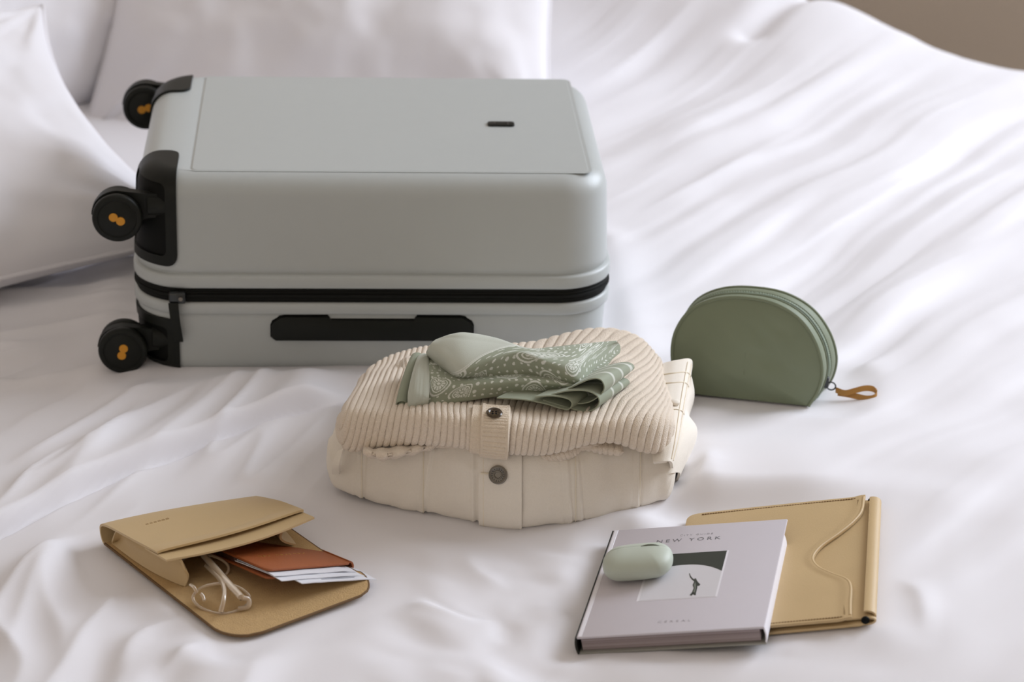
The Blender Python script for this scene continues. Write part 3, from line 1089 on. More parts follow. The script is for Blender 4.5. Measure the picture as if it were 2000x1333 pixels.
tube_obj('buttonhole', [hb + np.array([d, -.0002, 0]) for d in np.linspace(-.0055, .0045, 6)], .0009, M_THREAD, jk, 6)

# waistband and sleeve that stick out on the right of the stack
def px_net(rows, nu, nv):
    return net([[at(*p) for p in r] for r in rows], nu, nv)


wb = px_net([[(1276, 905, .058), (1276, 850, .072), (1285, 780, .078), (1296, 712, .078)],
             [(1298, 903, .060), (1302, 850, .074), (1311, 780, .080), (1322, 706, .080)],
             [(1309, 903, .057), (1321, 850, .070), (1332, 780, .075), (1347, 703, .074)],
             [(1312, 915, .040), (1326, 865, .045), (1338, 790, .050), (1350, 716, .055)]], 60, 30)
wbo = shell_obj('waistband', to_parent(wb, jk), .003, M_DENIM, jk)
Nw = normals(wb)
for jj in (33, 47, 52):
    tube_obj('seam_thread', to_parent(wb[2:26, jj] + Nw[2:26, jj] * .0019, jk), .0006, M_THREAD, jk, 6)
for ii in (17, 21):
    tube_obj('seam_thread', to_parent(wb[ii, 2:58] + Nw[ii, 2:58] * .0019, jk), .0006, M_THREAD, jk, 6)
sb = wb[13, 36] + Nw[13, 36] * (.0015 if Nw[13, 36][2] > 0 else -.0015)
sn = Nw[13, 36] * (1 if Nw[13, 36][2] > 0 else -1)
lathe_obj('small_button', [(0, .004), (.003, .0038), (.0042, .003), (.0046, .0015), (.004, 0), (0, 0)], to_parent(sb, jk), sn, M_DENIM, jk, 24)
sl = px_net([[(1290, 935, .030), (1300, 890, .045), (1308, 850, .050), (1312, 800, .055), (1316, 760, .060), (1322, 722, .066)],
             [(1312, 925, .034), (1322, 885, .046), (1334, 845, .052), (1328, 805, .054), (1340, 762, .056), (1342, 728, .064)],
             [(1326, 925, .022), (1343, 880, .032), (1358, 838, .036), (1341, 806, .042), (1353, 768, .046), (1350, 742, .056)],
             [(1318, 945, .004), (1338, 905, .004), (1354, 862, .006), (1342, 826, .008), (1350, 790, .010), (1350, 762, .012)],
             [(1300, 955, -.004), (1315, 920, -.004), (1330, 875, -.004), (1325, 840, -.004), (1330, 805, -.004), (1335, 775, -.004)]], 80, 50)
shell_obj('sleeve', to_parent(sl, jk), .0025, M_DENIM, jk)
# small tab at the left rear of the jacket
tb = px_net([[(662, 880, .058), (655, 895, .050), (650, 912, .040), (650, 925, .030)], [(672, 878, .060), (668, 893, .054), (664, 910, .046), (664, 925, .034)]], 14, 8)
shell_obj('side_tab', to_parent(tb, jk), .003, M_DENIM, jk)

# --- cardigan
cd = thing('cardigan', 'cream ribbed knit cardigan folded on top of the denim jacket', 'cardigan', (-0.005, 2.27, 0.078))
xs2 = np.linspace(-0.170, 0.153, 1000)
cy0 = ip((-.18, 2.215), (-.15, 2.180), (-.10, 2.162), (-.03, 2.143), (.03, 2.142), (.09, 2.150), (.13, 2.160), (.16, 2.19))
cy1 = ip((-.18, 2.33), (-.12, 2.375), (0, 2.38), (.08, 2.39), (.13, 2.385), (.16, 2.35))
czb = ip((-.18, .050), (-.155, .056), (-.11, .072), (-.065, .0795), (-.03, .078), (.02, .074), (.045, .077), (.07, .084), (.095, .083), (.12, .070), (.14, .064), (.16, .066))
cztf = ip((-.18, .084), (-.15, .098), (-.10, .108), (-.06, .110), (-.02, .111), (.03, .108), (.07, .106), (.11, .108), (.14, .100), (.16, .09))
cztb = ip((-.18, .070), (-.13, .080), (-.09, .086), (-.03, .086), (.03, .090), (.08, .098), (.12, .096), (.16, .082))
CV, CS = slab(xs2, cy0, cy1, czb, cztf, cztb, 0.07, 0.07, nb=20, nf=60, nt=110, nk=24, pw=2.6, shear=0.15)
CV[:, :, 0] -= 0.13 * np.maximum(CV[:, :, 1] - 2.19, 0) * np.interp(CV[:, :, 0], [-.18, -.05, .03, .16], [-1.0, 0, 0, 0.10])
CN = loop_normals(CV)
X2 = CV[:, :, 0]
base = 0.004 * fbm(X2 / 0.07, CS / 0.08, 81, 2) * sstep(0.01, 0.06, CS)
CV = CV + CN * base[..., None]
CN = loop_normals(CV)
kx = np.interp(X2, [-.18, -.1, -.04, .02, .08, .16], [0.10, 0.06, 0.04, 0.12, 0.24, 0.40])
bendx = np.interp(X2, [-.18, -.13, -.05, .03, .1, .16], [-.012, -.006, 0, 0.0, .004, .008])
front = np.exp(-(np.maximum(CS, 0) / .03) ** 2)
q = X2 - kx * CS - bendx * front + 0.0020 * fbm(X2 / .05, CS / .05, 85, 2)
pitch_ = np.interp(X2, [-.18, -.1, 0, .08, .16], [.0062, .0060, .0056, .0064, .0082])
# rib phase integrates a slowly varying pitch
gx = np.linspace(-.35, .25, 2000)
gp = np.interp(gx, [-.35, -.18, -.1, 0, .08, .25], [.0062, .0062, .0060, .0056, .0066, .0074])
ph = np.concatenate([[0], np.cumsum((gx[1] - gx[0]) / gp[:-1])])
phase = np.interp(q, gx, ph)
fr = phase - np.floor(phase)
rib = np.clip(np.sin(PI * fr), 0, 1) ** 0.20
endfade = np.interp(X2, [xs2[0], xs2[0] + .006, xs2[-1] - .006, xs2[-1]], [0.2, 1, 1, 0.2])
CVd = CV + CN * ((rib - 0.87) * 0.0042 * endfade)[..., None]
grid_obj('cardigan_body', to_parent(cap_rows(CVd), cd), M_KNIT, cd, cv=True)


def xi2(x):
    return int(round((x - xs2[0]) / (xs2[-1] - xs2[0]) * (len(xs2) - 1)))


def band_patch(name, x0, x1, j0, j1, off, th, ribs, m, lean=0.0, nw=26, nl=320):
    P = np.zeros((nw, nl, 3))
    for a in range(nw):
        ja = np.linspace(j0, j1, nl)
        for b in range(nl):
            x = x0 + (x1 - x0) * a / (nw - 1) + lean * (b / nl)
            i = min(max(xi2(x), 1), len(xs2) - 2)
            jf = ja[b]
            jl = int(jf)
            f = jf - jl
            p = CV[i, jl] * (1 - f) + CV[i, jl + 1] * f
            nn = CN[i, jl]
            w = abs(2 * a / (nw - 1) - 1)
            o = off
            if ribs and w < 0.80:
                o += 0.0015 * (abs(math.sin(PI * b / nl * ribs)) ** .6 - .6)
            if w >= 0.80:
                o += 0.0010 * math.sin((w - .80) / .20 * PI)
            if w > 0.97:
                o -= 0.0018
            P[a, b] = p + nn * o
            P[a, b][0] = x
    return shell_obj(name, to_parent(P, cd), th, m, cd)


bb = band_patch('button_band', -.0300, -.0050, 17, 88, .0042, .0022, 22, M_KNITBAND, 0.003)
band_patch('band_edge', -.0395, -.0305, 17, 88, .0022, .0022, 0, M_KNITBAND, 0.004, 14, 90)
p_ = at_y(965, 800, 2.155)
ib = xi2(p_[0])
jb = int(np.argmin(np.linalg.norm(CV[ib, 20:140] - p_, axis=1))) + 20
bn = CN[ib, jb]
bo = CV[ib, jb] + bn * .0058
cb = lathe_obj('tortoise_button', [(0, .0012), (.0042, .0012), (.0052, .0022), (.0066, .0024), (.0075, .0014), (.0072, 0), (0, 0)], to_parent(bo, cd), bn, M_TORTOISE, cd, 36)
q_ = Vector((0, 0, 1)).rotation_difference(Vector(bn))
bm = bmesh.new()
for kx_, ky_ in ((1, 1), (1, -1), (-1, 1), (-1, -1)):
    lathe_bm(bm, [(0, .0003), (.0009, .0003), (.0010, 0)], Vector(to_parent(bo, cd)) + q_ @ Vector((kx_ * .0016, ky_ * .0016, .0012)), bn, 10)
bm_obj('button_hole', bm, M_BLACKDEEP, cb)

# lower layer of the cardigan and the two rolled hem ends that show underneath
xs3 = np.linspace(-0.115, 0.112, 200)
LV, LS = slab(xs3, ip((-.12, 2.185), (-.05, 2.168), (.02, 2.160), (.08, 2.166), (.12, 2.19)), lambda x: 2.34,
              ip((-.12, .068), (0, .072), (.12, .070)), ip((-.12, .082), (0, .084), (.12, .086)), lambda x: .092, .08, .08, 12, 24, 30, 12)
LN = loop_normals(LV)
LV = LV + LN * (0.0010 * np.sin(LS / .0042 * 2 * PI) + 0.0008 * fbm(LV[:, :, 0] / .02, LS / .02, 91, 2))[..., None]
grid_obj('under_layer', to_parent(cap_rows(LV), cd), M_KNIT, cd, cv=True)


def roll_end(ctrl, nrib, nm='rolled_hem'):
    V = px_net(ctrl, 90, 40)
    N = normals(V)
    V = V + N * (0.0008 * np.sin(np.linspace(0, 2 * PI * nrib, 90)))[None, :, None]
    return shell_obj(nm, to_parent(V, cd), .004, M_KNIT, cd)


roll_end([[(712, 878, .068), (745, 880, .070), (790, 872, .073), (830, 866, .074), (862, 862, .075)],
          [(712, 884, .070), (745, 890, .072), (790, 884, .075), (830, 873, .076), (862, 865, .076)],
          [(722, 888, .064), (748, 896, .064), (780, 890, .067), (825, 880, .071), (855, 870, .073)],
          [(735, 880, .060), (752, 886, .060), (785, 882, .063), (820, 874, .068), (850, 866, .071)]], 5)
roll_end([[(1055, 884, .068), (1090, 872, .074), (1115, 862, .078), (1130, 858, .078)],
          [(1060, 892, .069), (1095, 886, .073), (1122, 872, .077), (1133, 862, .078)],
          [(1075, 898, .065), (1102, 896, .066), (1126, 884, .071), (1136, 868, .075)],
          [(1085, 893, .062), (1104, 890, .062), (1124, 880, .066), (1134, 866, .072)]], 12)
roll_end([[(1140, 866, .074), (1170, 868, .076), (1190, 868, .076), (1215, 872, .074)],
          [(1145, 874, .073), (1170, 877, .074), (1190, 878, .074), (1215, 882, .072)],
          [(1150, 878, .069), (1170, 882, .069), (1190, 885, .069), (1215, 888, .068)]], 6)

# ------------------------------------------------------------------ printed scarf on top of the cardigan
sc = thing('scarf', 'sage green printed bandana folded on top of the cream cardigan', 'scarf', (0.01, 2.24, 0.112))


def motif_print(u, v):
    """white print in cloth coordinates (metres)"""
    P = np.zeros(u.shape)
    # scattered dots
    gu, gv = u / .0072, v / .0072
    iu, iv = np.floor(gu), np.floor(gv)
    ju = vnoise(iu * 3.7 + .5, iv * 5.1 + .5, 5) * .22
    jv = vnoise(iu * 2.9 + .5, iv * 4.3 + .5, 9) * .22
    rr = 0.18 + 0.09 * vnoise(iu * 1.7 + .5, iv * 7.3 + .5, 12)
    d = np.hypot((gu - iu - .5 - ju), (gv - iv - .5 - jv) * 0.85)
    P = np.maximum(P, (d < rr) * 0.95)
    # paisley teardrops with outlines
    for cu, cv_, sc_, an in ((.118, .012, 1.0, .6), (.046, .004, .85, 2.2), (.085, .030, 1.0, -.7), (.150, .034, .9, 1.4), (.020, .034, .9, .2), (.160, .005, .8, 2.6), (.070, -.012, .8, 1.0), (.140, -.018, .9, -.4), (.100, -.040, .9, .8), (.030, -.030, .9, 2.0)):
        c_, s_ = math.cos(an), math.sin(an)
        x = ((u - cu) * c_ + (v - cv_) * s_) / (.0125 * sc_)
        y = (-(u - cu) * s_ + (v - cv_) * c_) / (.0095 * sc_)
        y = y + 0.28 * x * x * np.sign(x) * 0.5
        wq = 1 - 0.45 * np.clip(x, -1.2, 1.3)
        d = np.hypot(x, y / np.clip(wq, .25, 2))
        P = np.where(d < 1.25, 0.0, P)
        P = np.where((d > 1.05) & (d < 1.20), 1.0, P)
        P = np.where((d > .78) & (d < .88), 1.0, P)
        petals = np.abs(np.sin(6 * np.arctan2(y, x)))
        P = np.where((d < .68) & (d > .30) & (petals > .45), .95, P)
        P = np.where(d < .18, 1.0, P)
    # border stripes
    for b0, w in ((.0, .0012), (.0032, .0016), (.0066, .0008)):
        P = np.where(np.abs(v - (.055 + b0)) < w, 1.0, P)
    P = np.where(v > .066, P * 0.0, P)
    return P


def print_attr(o, vals):
    a = o.data.attributes.new('print', 'FLOAT', 'POINT')
    a.data.foreach_set('value', np.asarray(vals, np.float32).ravel())


def scarf_sheet(name, ctrl, nu, nv, uvfn, thick=.0011, wob=.0):
    V = px_net(ctrl, nu, nv)
    if wob:
        N = normals(V)
        U_, W_ = np.meshgrid(np.linspace(0, 1, nv), np.linspace(0, 1, nu), indexing='ij')
        V = V + N * (wob * fbm(W_ * 7, U_ * 3, 97, 2))[..., None]
    o = shell_obj(name, to_parent(V, sc), thick, M_SCARF, sc, angle=70)
    du = np.concatenate([np.zeros((nv, 1)), np.cumsum(np.linalg.norm(np.diff(V, axis=1), axis=2), 1)], 1)
    dv = np.concatenate([np.zeros((1, nu)), np.cumsum(np.linalg.norm(np.diff(V, axis=0), axis=2), 0)], 0)
    pr = uvfn(du, dv)
    print_attr(o, np.concatenate([pr.ravel(), pr.ravel()]))
    return o


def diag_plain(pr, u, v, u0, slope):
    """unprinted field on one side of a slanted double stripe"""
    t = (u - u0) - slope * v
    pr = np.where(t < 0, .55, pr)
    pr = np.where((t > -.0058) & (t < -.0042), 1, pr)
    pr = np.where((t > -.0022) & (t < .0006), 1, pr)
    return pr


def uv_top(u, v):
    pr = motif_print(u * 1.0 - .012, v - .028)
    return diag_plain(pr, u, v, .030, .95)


def uv_low(u, v):
    return motif_print(u + .02, v * 1.2 - .030) * ((v > .010) | (np.hypot(u - .013, v - .006) < .010))


# upper flap
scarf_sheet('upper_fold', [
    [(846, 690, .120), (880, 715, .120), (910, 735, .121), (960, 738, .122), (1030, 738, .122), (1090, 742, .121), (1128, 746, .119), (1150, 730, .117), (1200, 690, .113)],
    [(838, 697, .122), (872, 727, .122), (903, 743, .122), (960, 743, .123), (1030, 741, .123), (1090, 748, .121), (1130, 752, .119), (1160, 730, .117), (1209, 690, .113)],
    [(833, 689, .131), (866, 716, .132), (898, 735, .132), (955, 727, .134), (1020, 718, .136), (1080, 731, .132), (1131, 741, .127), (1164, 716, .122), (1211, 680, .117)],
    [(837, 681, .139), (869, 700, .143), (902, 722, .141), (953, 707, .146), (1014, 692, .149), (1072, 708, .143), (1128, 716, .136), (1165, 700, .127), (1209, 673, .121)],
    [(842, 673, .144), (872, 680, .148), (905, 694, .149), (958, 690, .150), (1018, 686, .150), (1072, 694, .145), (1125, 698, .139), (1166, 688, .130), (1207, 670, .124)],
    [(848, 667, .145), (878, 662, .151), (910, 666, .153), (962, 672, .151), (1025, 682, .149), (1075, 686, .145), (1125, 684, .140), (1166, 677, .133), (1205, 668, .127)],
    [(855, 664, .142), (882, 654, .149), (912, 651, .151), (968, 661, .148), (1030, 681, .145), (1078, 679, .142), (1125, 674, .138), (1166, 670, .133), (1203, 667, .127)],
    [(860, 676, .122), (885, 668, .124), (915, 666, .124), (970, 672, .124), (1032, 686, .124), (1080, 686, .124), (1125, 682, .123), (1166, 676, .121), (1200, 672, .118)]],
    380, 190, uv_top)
# lower fold
scarf_sheet('lower_fold', [
    [(806, 793, .104), (842, 790, .106), (890, 782, .109), (950, 772, .112), (1020, 764, .114), (1080, 758, .114), (1120, 753, .114), (1165, 733, .113)],
    [(797, 799, .105), (836, 796, .106), (888, 787, .109), (950, 777, .112), (1020, 769, .114), (1080, 763, .115), (1126, 757, .115), (1172, 735, .113)],
    [(797, 785, .112), (836, 779, .114), (889, 771, .117), (950, 764, .120), (1020, 758, .121), (1080, 757, .120), (1130, 754, .118), (1178, 727, .114)],
    [(803, 762, .120), (838, 756, .124), (890, 753, .126), (950, 748, .128), (1020, 745, .128), (1080, 749, .125), (1130, 749, .121), (1186, 716, .115)],
    [(813, 727, .124), (842, 726, .129), (890, 738, .129), (950, 737, .129), (1020, 735, .129), (1080, 738, .126), (1132, 738, .119), (1194, 704, .115)],
    [(820, 703, .120), (846, 703, .123), (892, 712, .122), (952, 712, .122), (1022, 712, .121), (1082, 714, .119), (1140, 712, .117), (1204, 688, .114)],
    [(832, 694, .114), (856, 692, .116), (896, 694, .116), (955, 694, .116), (1024, 696, .115), (1085, 696, .114), (1145, 696, .113), (1206, 682, .112)]],
    340, 120, uv_low, wob=.0007)
# folded facet on the left end
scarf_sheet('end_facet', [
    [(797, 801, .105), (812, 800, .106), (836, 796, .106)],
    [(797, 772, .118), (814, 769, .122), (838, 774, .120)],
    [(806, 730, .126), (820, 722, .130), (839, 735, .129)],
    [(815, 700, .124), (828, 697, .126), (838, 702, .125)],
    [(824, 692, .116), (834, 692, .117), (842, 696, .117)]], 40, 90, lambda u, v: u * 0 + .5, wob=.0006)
# rolled dark end at the left
rp = spline([at(784, 793, .106), at(789, 770, .111), at(797, 742, .114), at(806, 716, .116), at(814, 698, .116)], 24)
rl = []
for k in range(26):
    t = k / 25
    a = t * 4.2 * PI
    rad = .0012 + .0052 * (1 - t)
    rl.append([(p + np.array([rad * math.cos(a + .2), -.002 * math.sin(a) * .3, rad * .85 * math.sin(a + .2)])) for p in rp])
shell_obj('rolled_end', to_parent(np.array(rl), sc), .0008, M_SCARF, sc)


# nested loops on the right front
def ribbon(name, path, y0, dirv, n=60, m=40, thick=.0011):
    P = np.array([at_y(u, v, y0) for u, v in path])
    c_ = spline(P, n)
    D = np.array(dirv)
    t = np.linspace(0, 1, m)
    V = c_[:, None, :] + t[None, :, None] * D[None, None, :]
    # lie flatter towards the back
    mid = c_[:, 2].mean()
    V[:, :, 2] = V[:, :, 2] + (mid - c_[:, 2])[:, None] * (t[None, :] ** 1.5) * 0.45
    return shell_obj(name, to_parent(V, sc), thick, M_SCARF, sc, angle=70)


o1 = ribbon('loop_fold', [(970, 778), (1020, 781), (1060, 788), (1098, 799), (1112, 799), (1117, 788), (1107, 779), (1078, 774), (1045, 776)], 2.178, (.030, .050, -.006))
o2 = ribbon('loop_fold', [(1060, 782), (1110, 797), (1140, 804), (1160, 800), (1170, 788), (1166, 774), (1145, 764), (1110, 764), (1075, 772)], 2.181, (.030, .052, -.005))
o3 = ribbon('loop_fold', [(1120, 790), (1150, 786), (1172, 772), (1180, 757), (1172, 742), (1150, 742), (1110, 760)], 2.186, (.030, .056, -.004))
for o in (o1, o2, o3):
    n_ = len(o.data.vertices)
    co = np.zeros(n_ * 3, np.float32)
    o.data.vertices.foreach_get('co', co)
    co = co.reshape(-1, 3)
    s_ = co[:, 1] + 0.06
    print_attr(o, ((np.abs((s_ % .016) - .008) < .0016) & (s_ > .02)).astype(float) * .8)

# ------------------------------------------------------------------ half-moon pouch
PW, PH = 0.150, 0.106
pouch = thing('pouch', 'sage green half-moon zipped pouch standing behind the clothes stack', 'pouch', (0.243, 2.444, 0.003), (math.radians(-4), math.radians(0.5), math.radians(-13.0)))


def d_outline(n=120):
    """half-moon outline in (x, z), from bottom left over the top to bottom right"""
    ctrl = [(-.058, 0), (-.071, .018), (-.0765, .042), (-.0735, .066), (-.060, .088), (-.036, .1015), (-.006, .106), (.024, .1025), (.050, .089), (.068, .066), (.0765, .040), (.0745, .018), (.066, 0)]
    return spline(ctrl, n)


OUT = d_outline(140)


def depth_at(z):
    return 0.052 - 0.018 * z / PH


def lean(x, y):
    return x + 0.20 * (y + 0.026) * (1 if x > 0 else 0.3)


def panel(sign):
    """front (-1) or back (+1) panel, slightly puffed"""
    nr = 34
    c0 = np.array([0.0, 0.038])
    closed = np.vstack([OUT, np.stack([np.linspace(.066, -.058, 42)[1:-1], np.zeros(40)], 1)])
    V = np.zeros((nr, len(closed), 3))
    for a in range(nr):
        t = a / (nr - 1)
        q = c0 + (closed - c0) * t
        puff = 0.007 * (1 - t ** 2.4)
        y = sign * (np.array([depth_at(z) for z in q[:, 1]]) / 2 + puff)
        wr = fbm(q[:, 0] / .03 + q[:, 1] / .05, q[:, 1] / .035, 101 + int(sign), 2)
        y = y + sign * 0.0034 * wr * (1 - t ** 3)
        V[a] = np.stack([[lean(p_, q_) for p_, q_ in zip(q[:, 0], y)], y, q[:, 1]], 1)
    return V


grid_obj('front_panel', panel(-1), M_SAGE, pouch, cv=True)
grid_obj('back_panel', panel(1), M_SAGE, pouch, cv=True)
nrm = np.gradient(OUT, axis=0)
nrm = np.stack([-nrm[:, 1], nrm[:, 0]], 1)
nrm /= np.linalg.norm(nrm, axis=1, keepdims=True)


def gusset(name, f0, f1, off, m, rib=0.0, n=12, arch=0.0):
    V = np.zeros((len(OUT) * 3, n, 3))
    big = spline(OUT, len(OUT) * 3)
    bn_ = spline(nrm, len(OUT) * 3)
    for a in range(len(big)):
        d = depth_at(big[a, 1])
        for b in range(n):
            f = f0 + (f1 - f0) * b / (n - 1)
            o_ = off + arch * math.sin(PI * b / (n - 1)) + rib * (math.sin(a * 2.1))
            V[a, b] = (lean(big[a, 0] + bn_[a, 0] * o_, -d / 2 + d * f), -d / 2 + d * f, big[a, 1] + bn_[a, 1] * o_)
    return grid_obj(name, V, m, pouch)


gusset('gusset_front', 0.0, 0.36, 0.0, M_SAGE, arch=.0012)
gusset('gusset_back', 0.62, 1.0, 0.0, M_SAGE, arch=.0012)
gusset('zipper_tape', 0.32, 0.66, -.0005, M_SAGEZIP, arch=.0005)
gusset('zipper_teeth', 0.455, 0.545, .0012, M_SAGEZIP, rib=.0004, n=6, arch=.0007)
for f, rr_ in ((0.0, .0017), (1.0, .0017), (0.36, .0010), (0.62, .0010)):
    pts = [(lean(p[0] + q[0] * .0006, -depth_at(p[1]) / 2 + depth_at(p[1]) * f), -depth_at(p[1]) / 2 + depth_at(p[1]) * f, p[1] + q[1] * .0006) for p, q in zip(OUT, nrm)]
    tube_obj('piping', pts, rr_, M_SAGE, pouch, 8)
gb = np.zeros((30, 8, 3))
for a in range(30):
    for b in range(8):
        gb[a, b] = (lean(-.058 + .124 * a / 29, -.025 + .05 * b / 7), -.025 + .05 * b / 7, 0.0)
grid_obj('base_panel', gb, M_SAGE, pouch)
# slider, ring and leather loop at the right end
k_end = 131
ey = -depth_at(OUT[k_end][1]) / 2 + depth_at(OUT[k_end][1]) * 0.5
e_ = np.array([lean(OUT[k_end][0], ey), OUT[k_end][1]])
box_obj('slider', (e_[0] - .001, ey - .0045, e_[1] + .0005), (e_[0] + .006, ey + .0045, e_[1] + .0125), M_GUN, pouch, .0018)
ring = [(e_[0] + .0085 + .0045 * math.cos(t), ey - .001, e_[1] + .0025 + .0042 * math.sin(t)) for t in np.linspace(0, 2 * PI, 20, endpoint=False)]
tube_obj('pull_ring', ring, .0008, M_GUN, pouch, 8, True)
Wp = Matrix.Translation(pouch.location) @ Euler(pouch.rotation_euler).to_matrix().to_4x4()
Wi = Wp.inverted()
tail = [at(1632, 762, .012), at(1650, 768, .0105), at(1668, 764, .0125), at(1688, 759, .0145), at(1704, 760, .0135), at(1712, 767, .011), at(1708, 776, .008), at(1694, 779, .0065), at(1674, 775, .0068), at(1656, 771, .008), at(1636, 768, .009)]
tail = np.array([Wi @ Vector(p) for p in tail])
tc = spline(tail, 60)
wdir = np.array((Wi.to_3x3() @ Vector((0.05, 0.45, 0.75))).normalized()) * .0030
lp = shell_obj('leather_loop', np.stack([tc - wdir, tc - wdir * .3, tc + wdir * .3, tc + wdir], 1), .0013, M_LOOP, pouch)
lp['label'] = 'camel leather loop on the zipper pull'

# ------------------------------------------------------------------ tan document case with its flap open
EO = np.array([-0.372, 2.112, 0.001])
EA = math.radians(37.0)
case = thing('document_case', 'open tan leather envelope case lying at the left front of the bed', 'case', tuple(EO), (0, 0, EA))
# local axes: x along the spine, y = -towards the flap
CW = 0.150


def leather_sheet(name, ctrl, nu, nv, th, m, parent=case):
    return shell_obj(name, net(ctrl, nu, nv), th, m, parent)


# back panel and flap: one outline lying on the bed, inner side up
fl = [(0.0, 0.002), (0.0, -.19), (.003, -.207), (.012, -.219), (.026, -.2225), (.09, -.2215), (.134, -.2185), (.146, -.214), (.1525, -.205), (CW, -.188), (CW, .002)]
flap = []
for k in range(len(fl)):
    flap.append(fl[k])


def flap_z(x, y):
    return 0.0015 + 0.004 * math.exp(-((y + .20) / .03) ** 2) * (x / CW)


rowsV = []
nyy, nxx = 70, 40
for b in range(nyy):
    y = .002 - .2245 * b / (nyy - 1)
    # width of the outline at this y
    if y > -.188:
        xl, xr = 0.0, CW
    else:
        t = min(1.0, (-.188 - y) / .0345)
        xl = .030 * (1 - math.sqrt(max(0, 1 - t * t))) if t < 1 else .030
        xr = CW + .002 - .022 * (1 - math.sqrt(max(0, 1 - t * t)))
    rowsV.append([(xl + (xr - xl) * a / (nxx - 1), y - .020 * max(0.0, 1 - b / 14) * (a / (nxx - 1)) ** 1.3, flap_z(xl + (xr - xl) * a / (nxx - 1), y)) for a in range(nxx)])
fp = shell_obj('back_panel', np.array(rowsV), .0022, M_TANIN, case)
fp['label'] = 'suede inner side of the flap'
edge = [(r[0][0] - .0006, r[0][1], r[0][2]) for r in rowsV] + [r for r in rowsV[-1][1:-1]] + [(r[-1][0] + .0006, r[-1][1], r[-1][2]) for r in rowsV[::-1]]
tube_obj('flap_edge', edge, .0013, M_TANEDGE, case, 6)


# spine and front panel: rolls up from the back edge and runs over the contents
def top_profile(x):
    """(y, z) control points at distance x along the spine"""
    t = x / CW
    hs = .0215 - .0105 * max(t, 0) ** 1.5
    ym = -(.114 + .010 * math.sin(PI * min(max(t, 0), 1)) + .006 * t)
    zm = .0362 - .003 * t
    zz = lambda y: hs + (zm - hs) * (abs(y) / abs(ym)) ** .82
    k = -.022 * max(t, 0) ** 1.3
    return [(.000 + k, .0012), (.0055 + k, .0030), (.0085 + k, hs * .5), (.0065 + k, hs * .86), (-.006 - .018 * t, zz(.006)), (-.034 - .010 * t, zz(.034)), (-.064, zz(.064)), (-.094, zz(.094)), (ym, zm)]


tp = np.array([[(x, y, z) for y, z in spline(top_profile(x), 60)] for x in np.linspace(-.001, CW, 40)])
# outer panel ends at a bowed edge; the inner lip runs on below it to the mouth
up_, lip_ = [], []
for i in range(40):
    t = i / 39
    yb = -.098 - .009 * math.sin(PI * t) - .004 * t
    row = tp[i]
    ln = np.concatenate([[0], np.cumsum(np.linalg.norm(np.diff(row, axis=0), axis=1))])
    le = float(np.interp(-yb, -row[25:, 1], ln[25:]))
    sa = np.linspace(0, le, 60)
    R_ = np.stack([np.interp(sa, ln, row[:, q]) for q in range(3)], 1)
    R_[:, 2] += .0034 * math.sin(PI * min(max(t, .0), 1)) ** .5 * (1 - sstep(0.0, .02, le - sa)) + .0010 * (1 - sstep(.0, .05, le - sa))
    up_.append(R_)
    sb = np.linspace(le - .022, ln[-1], 24)
    L_ = np.stack([np.interp(sb, ln, row[:, q]) for q in range(3)], 1)
    L_[:, 2] -= .0016
    lip_.append(L_)
shell_obj('front_panel', np.array(up_), .0022, M_TAN, case)
shell_obj('inner_lip', np.array(lip_), .0018, M_TAN, case)
# side gussets standing on the back panel
for x, inw, glen in ((.0035, 1, .110), (CW - .0035, -1, .104)):
    G = []
    for a in range(40):
        t = a / 39
        y = -.004 - glen * t
        i = 0 if inw == 1 else 39
        j = 20 + int(np.argmin(np.abs(tp[i, 20:, 1] - max(y, -.113))))
        ztop = tp[i, j, 2] - .0016
        if t < .14:
            ztop = .004 + (ztop - .004) * math.sin(t / .14 * PI / 2)
        zlo = .0028
        if t > .84 and inw == 1:
            s_ = (t - .84) / .16
            sq = math.sqrt(max(0.0, 1 - s_ * s_))
            zm = .020
            ztop, zlo = zm + (ztop - zm) * sq, zlo
        row = []
        for b in range(14):
            s_ = b / 13
            bowl = .007 * math.sin(PI * s_) * (1 - .5 * t) if inw == 1 else .016 * math.sin(PI * s_)
            row.append((x + inw * (bowl + (.013 if inw == 1 else .010) * t ** 3), y, zlo + (ztop - zlo) * s_))
        G.append(row)
    shell_obj('gusset', np.array(G), .0020, M_TAN, case)
# embossed mark: a short row of pressed strokes, too blurred in the photo to read
bm = bmesh.new()
for k in range(6):
    x = .026 + .0042 * k
    _i = int(round(x / CW * 39))
    _z = tp[_i, 25 + int(np.argmin(np.abs(tp[_i, 25:, 1] + .030))), 2] + .0009
    lo_, hi_ = (x, -.031, _z), (x + .0024, -.0290, _z + .0006)
    r = bmesh.ops.create_cube(bm, size=1)
    for v in r['verts']:
        v.co = Vector([(lo_[q] + hi_[q]) / 2 + v.co[q] * (hi_[q] - lo_[q]) for q in range(3)])
bm_obj('embossed_mark', bm, mat('embossed_tan', srgb(168, 138, 96), .6), case)
for k in range(60):
    pass
Wc = Matrix.Translation(case.location) @ Matrix.Rotation(EA, 4, 'Z')
Wci = Wc.inverted()

# passport holder
pp_c = at(548, 1088, .030)
pa = math.radians(10.0)
PX = np.array(at(678, 1096, .025) - at(520, 1120, .025))
pyaw = math.atan2(PX[1], PX[0])
_px = Vector((.073, .051, -.021)).normalized()
_py = Vector((-.6, .8, -.18))
_py = (_py - _px * _py.dot(_px)).normalized()
_pr = Matrix((_px, _py, _px.cross(_py))).transposed().to_euler()
ph_ = thing('passport_holder', 'cognac brown leather passport holder sticking out of the open tan case', 'passport holder', tuple(at(521, 1131, .0235)), tuple(_pr))
PHW, PHD = 0.089, 0.125


def round_poly(w, d, r, x0=0.0, y0=0.0):
    return [(x + x0, y + y0) for x, y in rrect(0, w, 0, d, r, 5)]


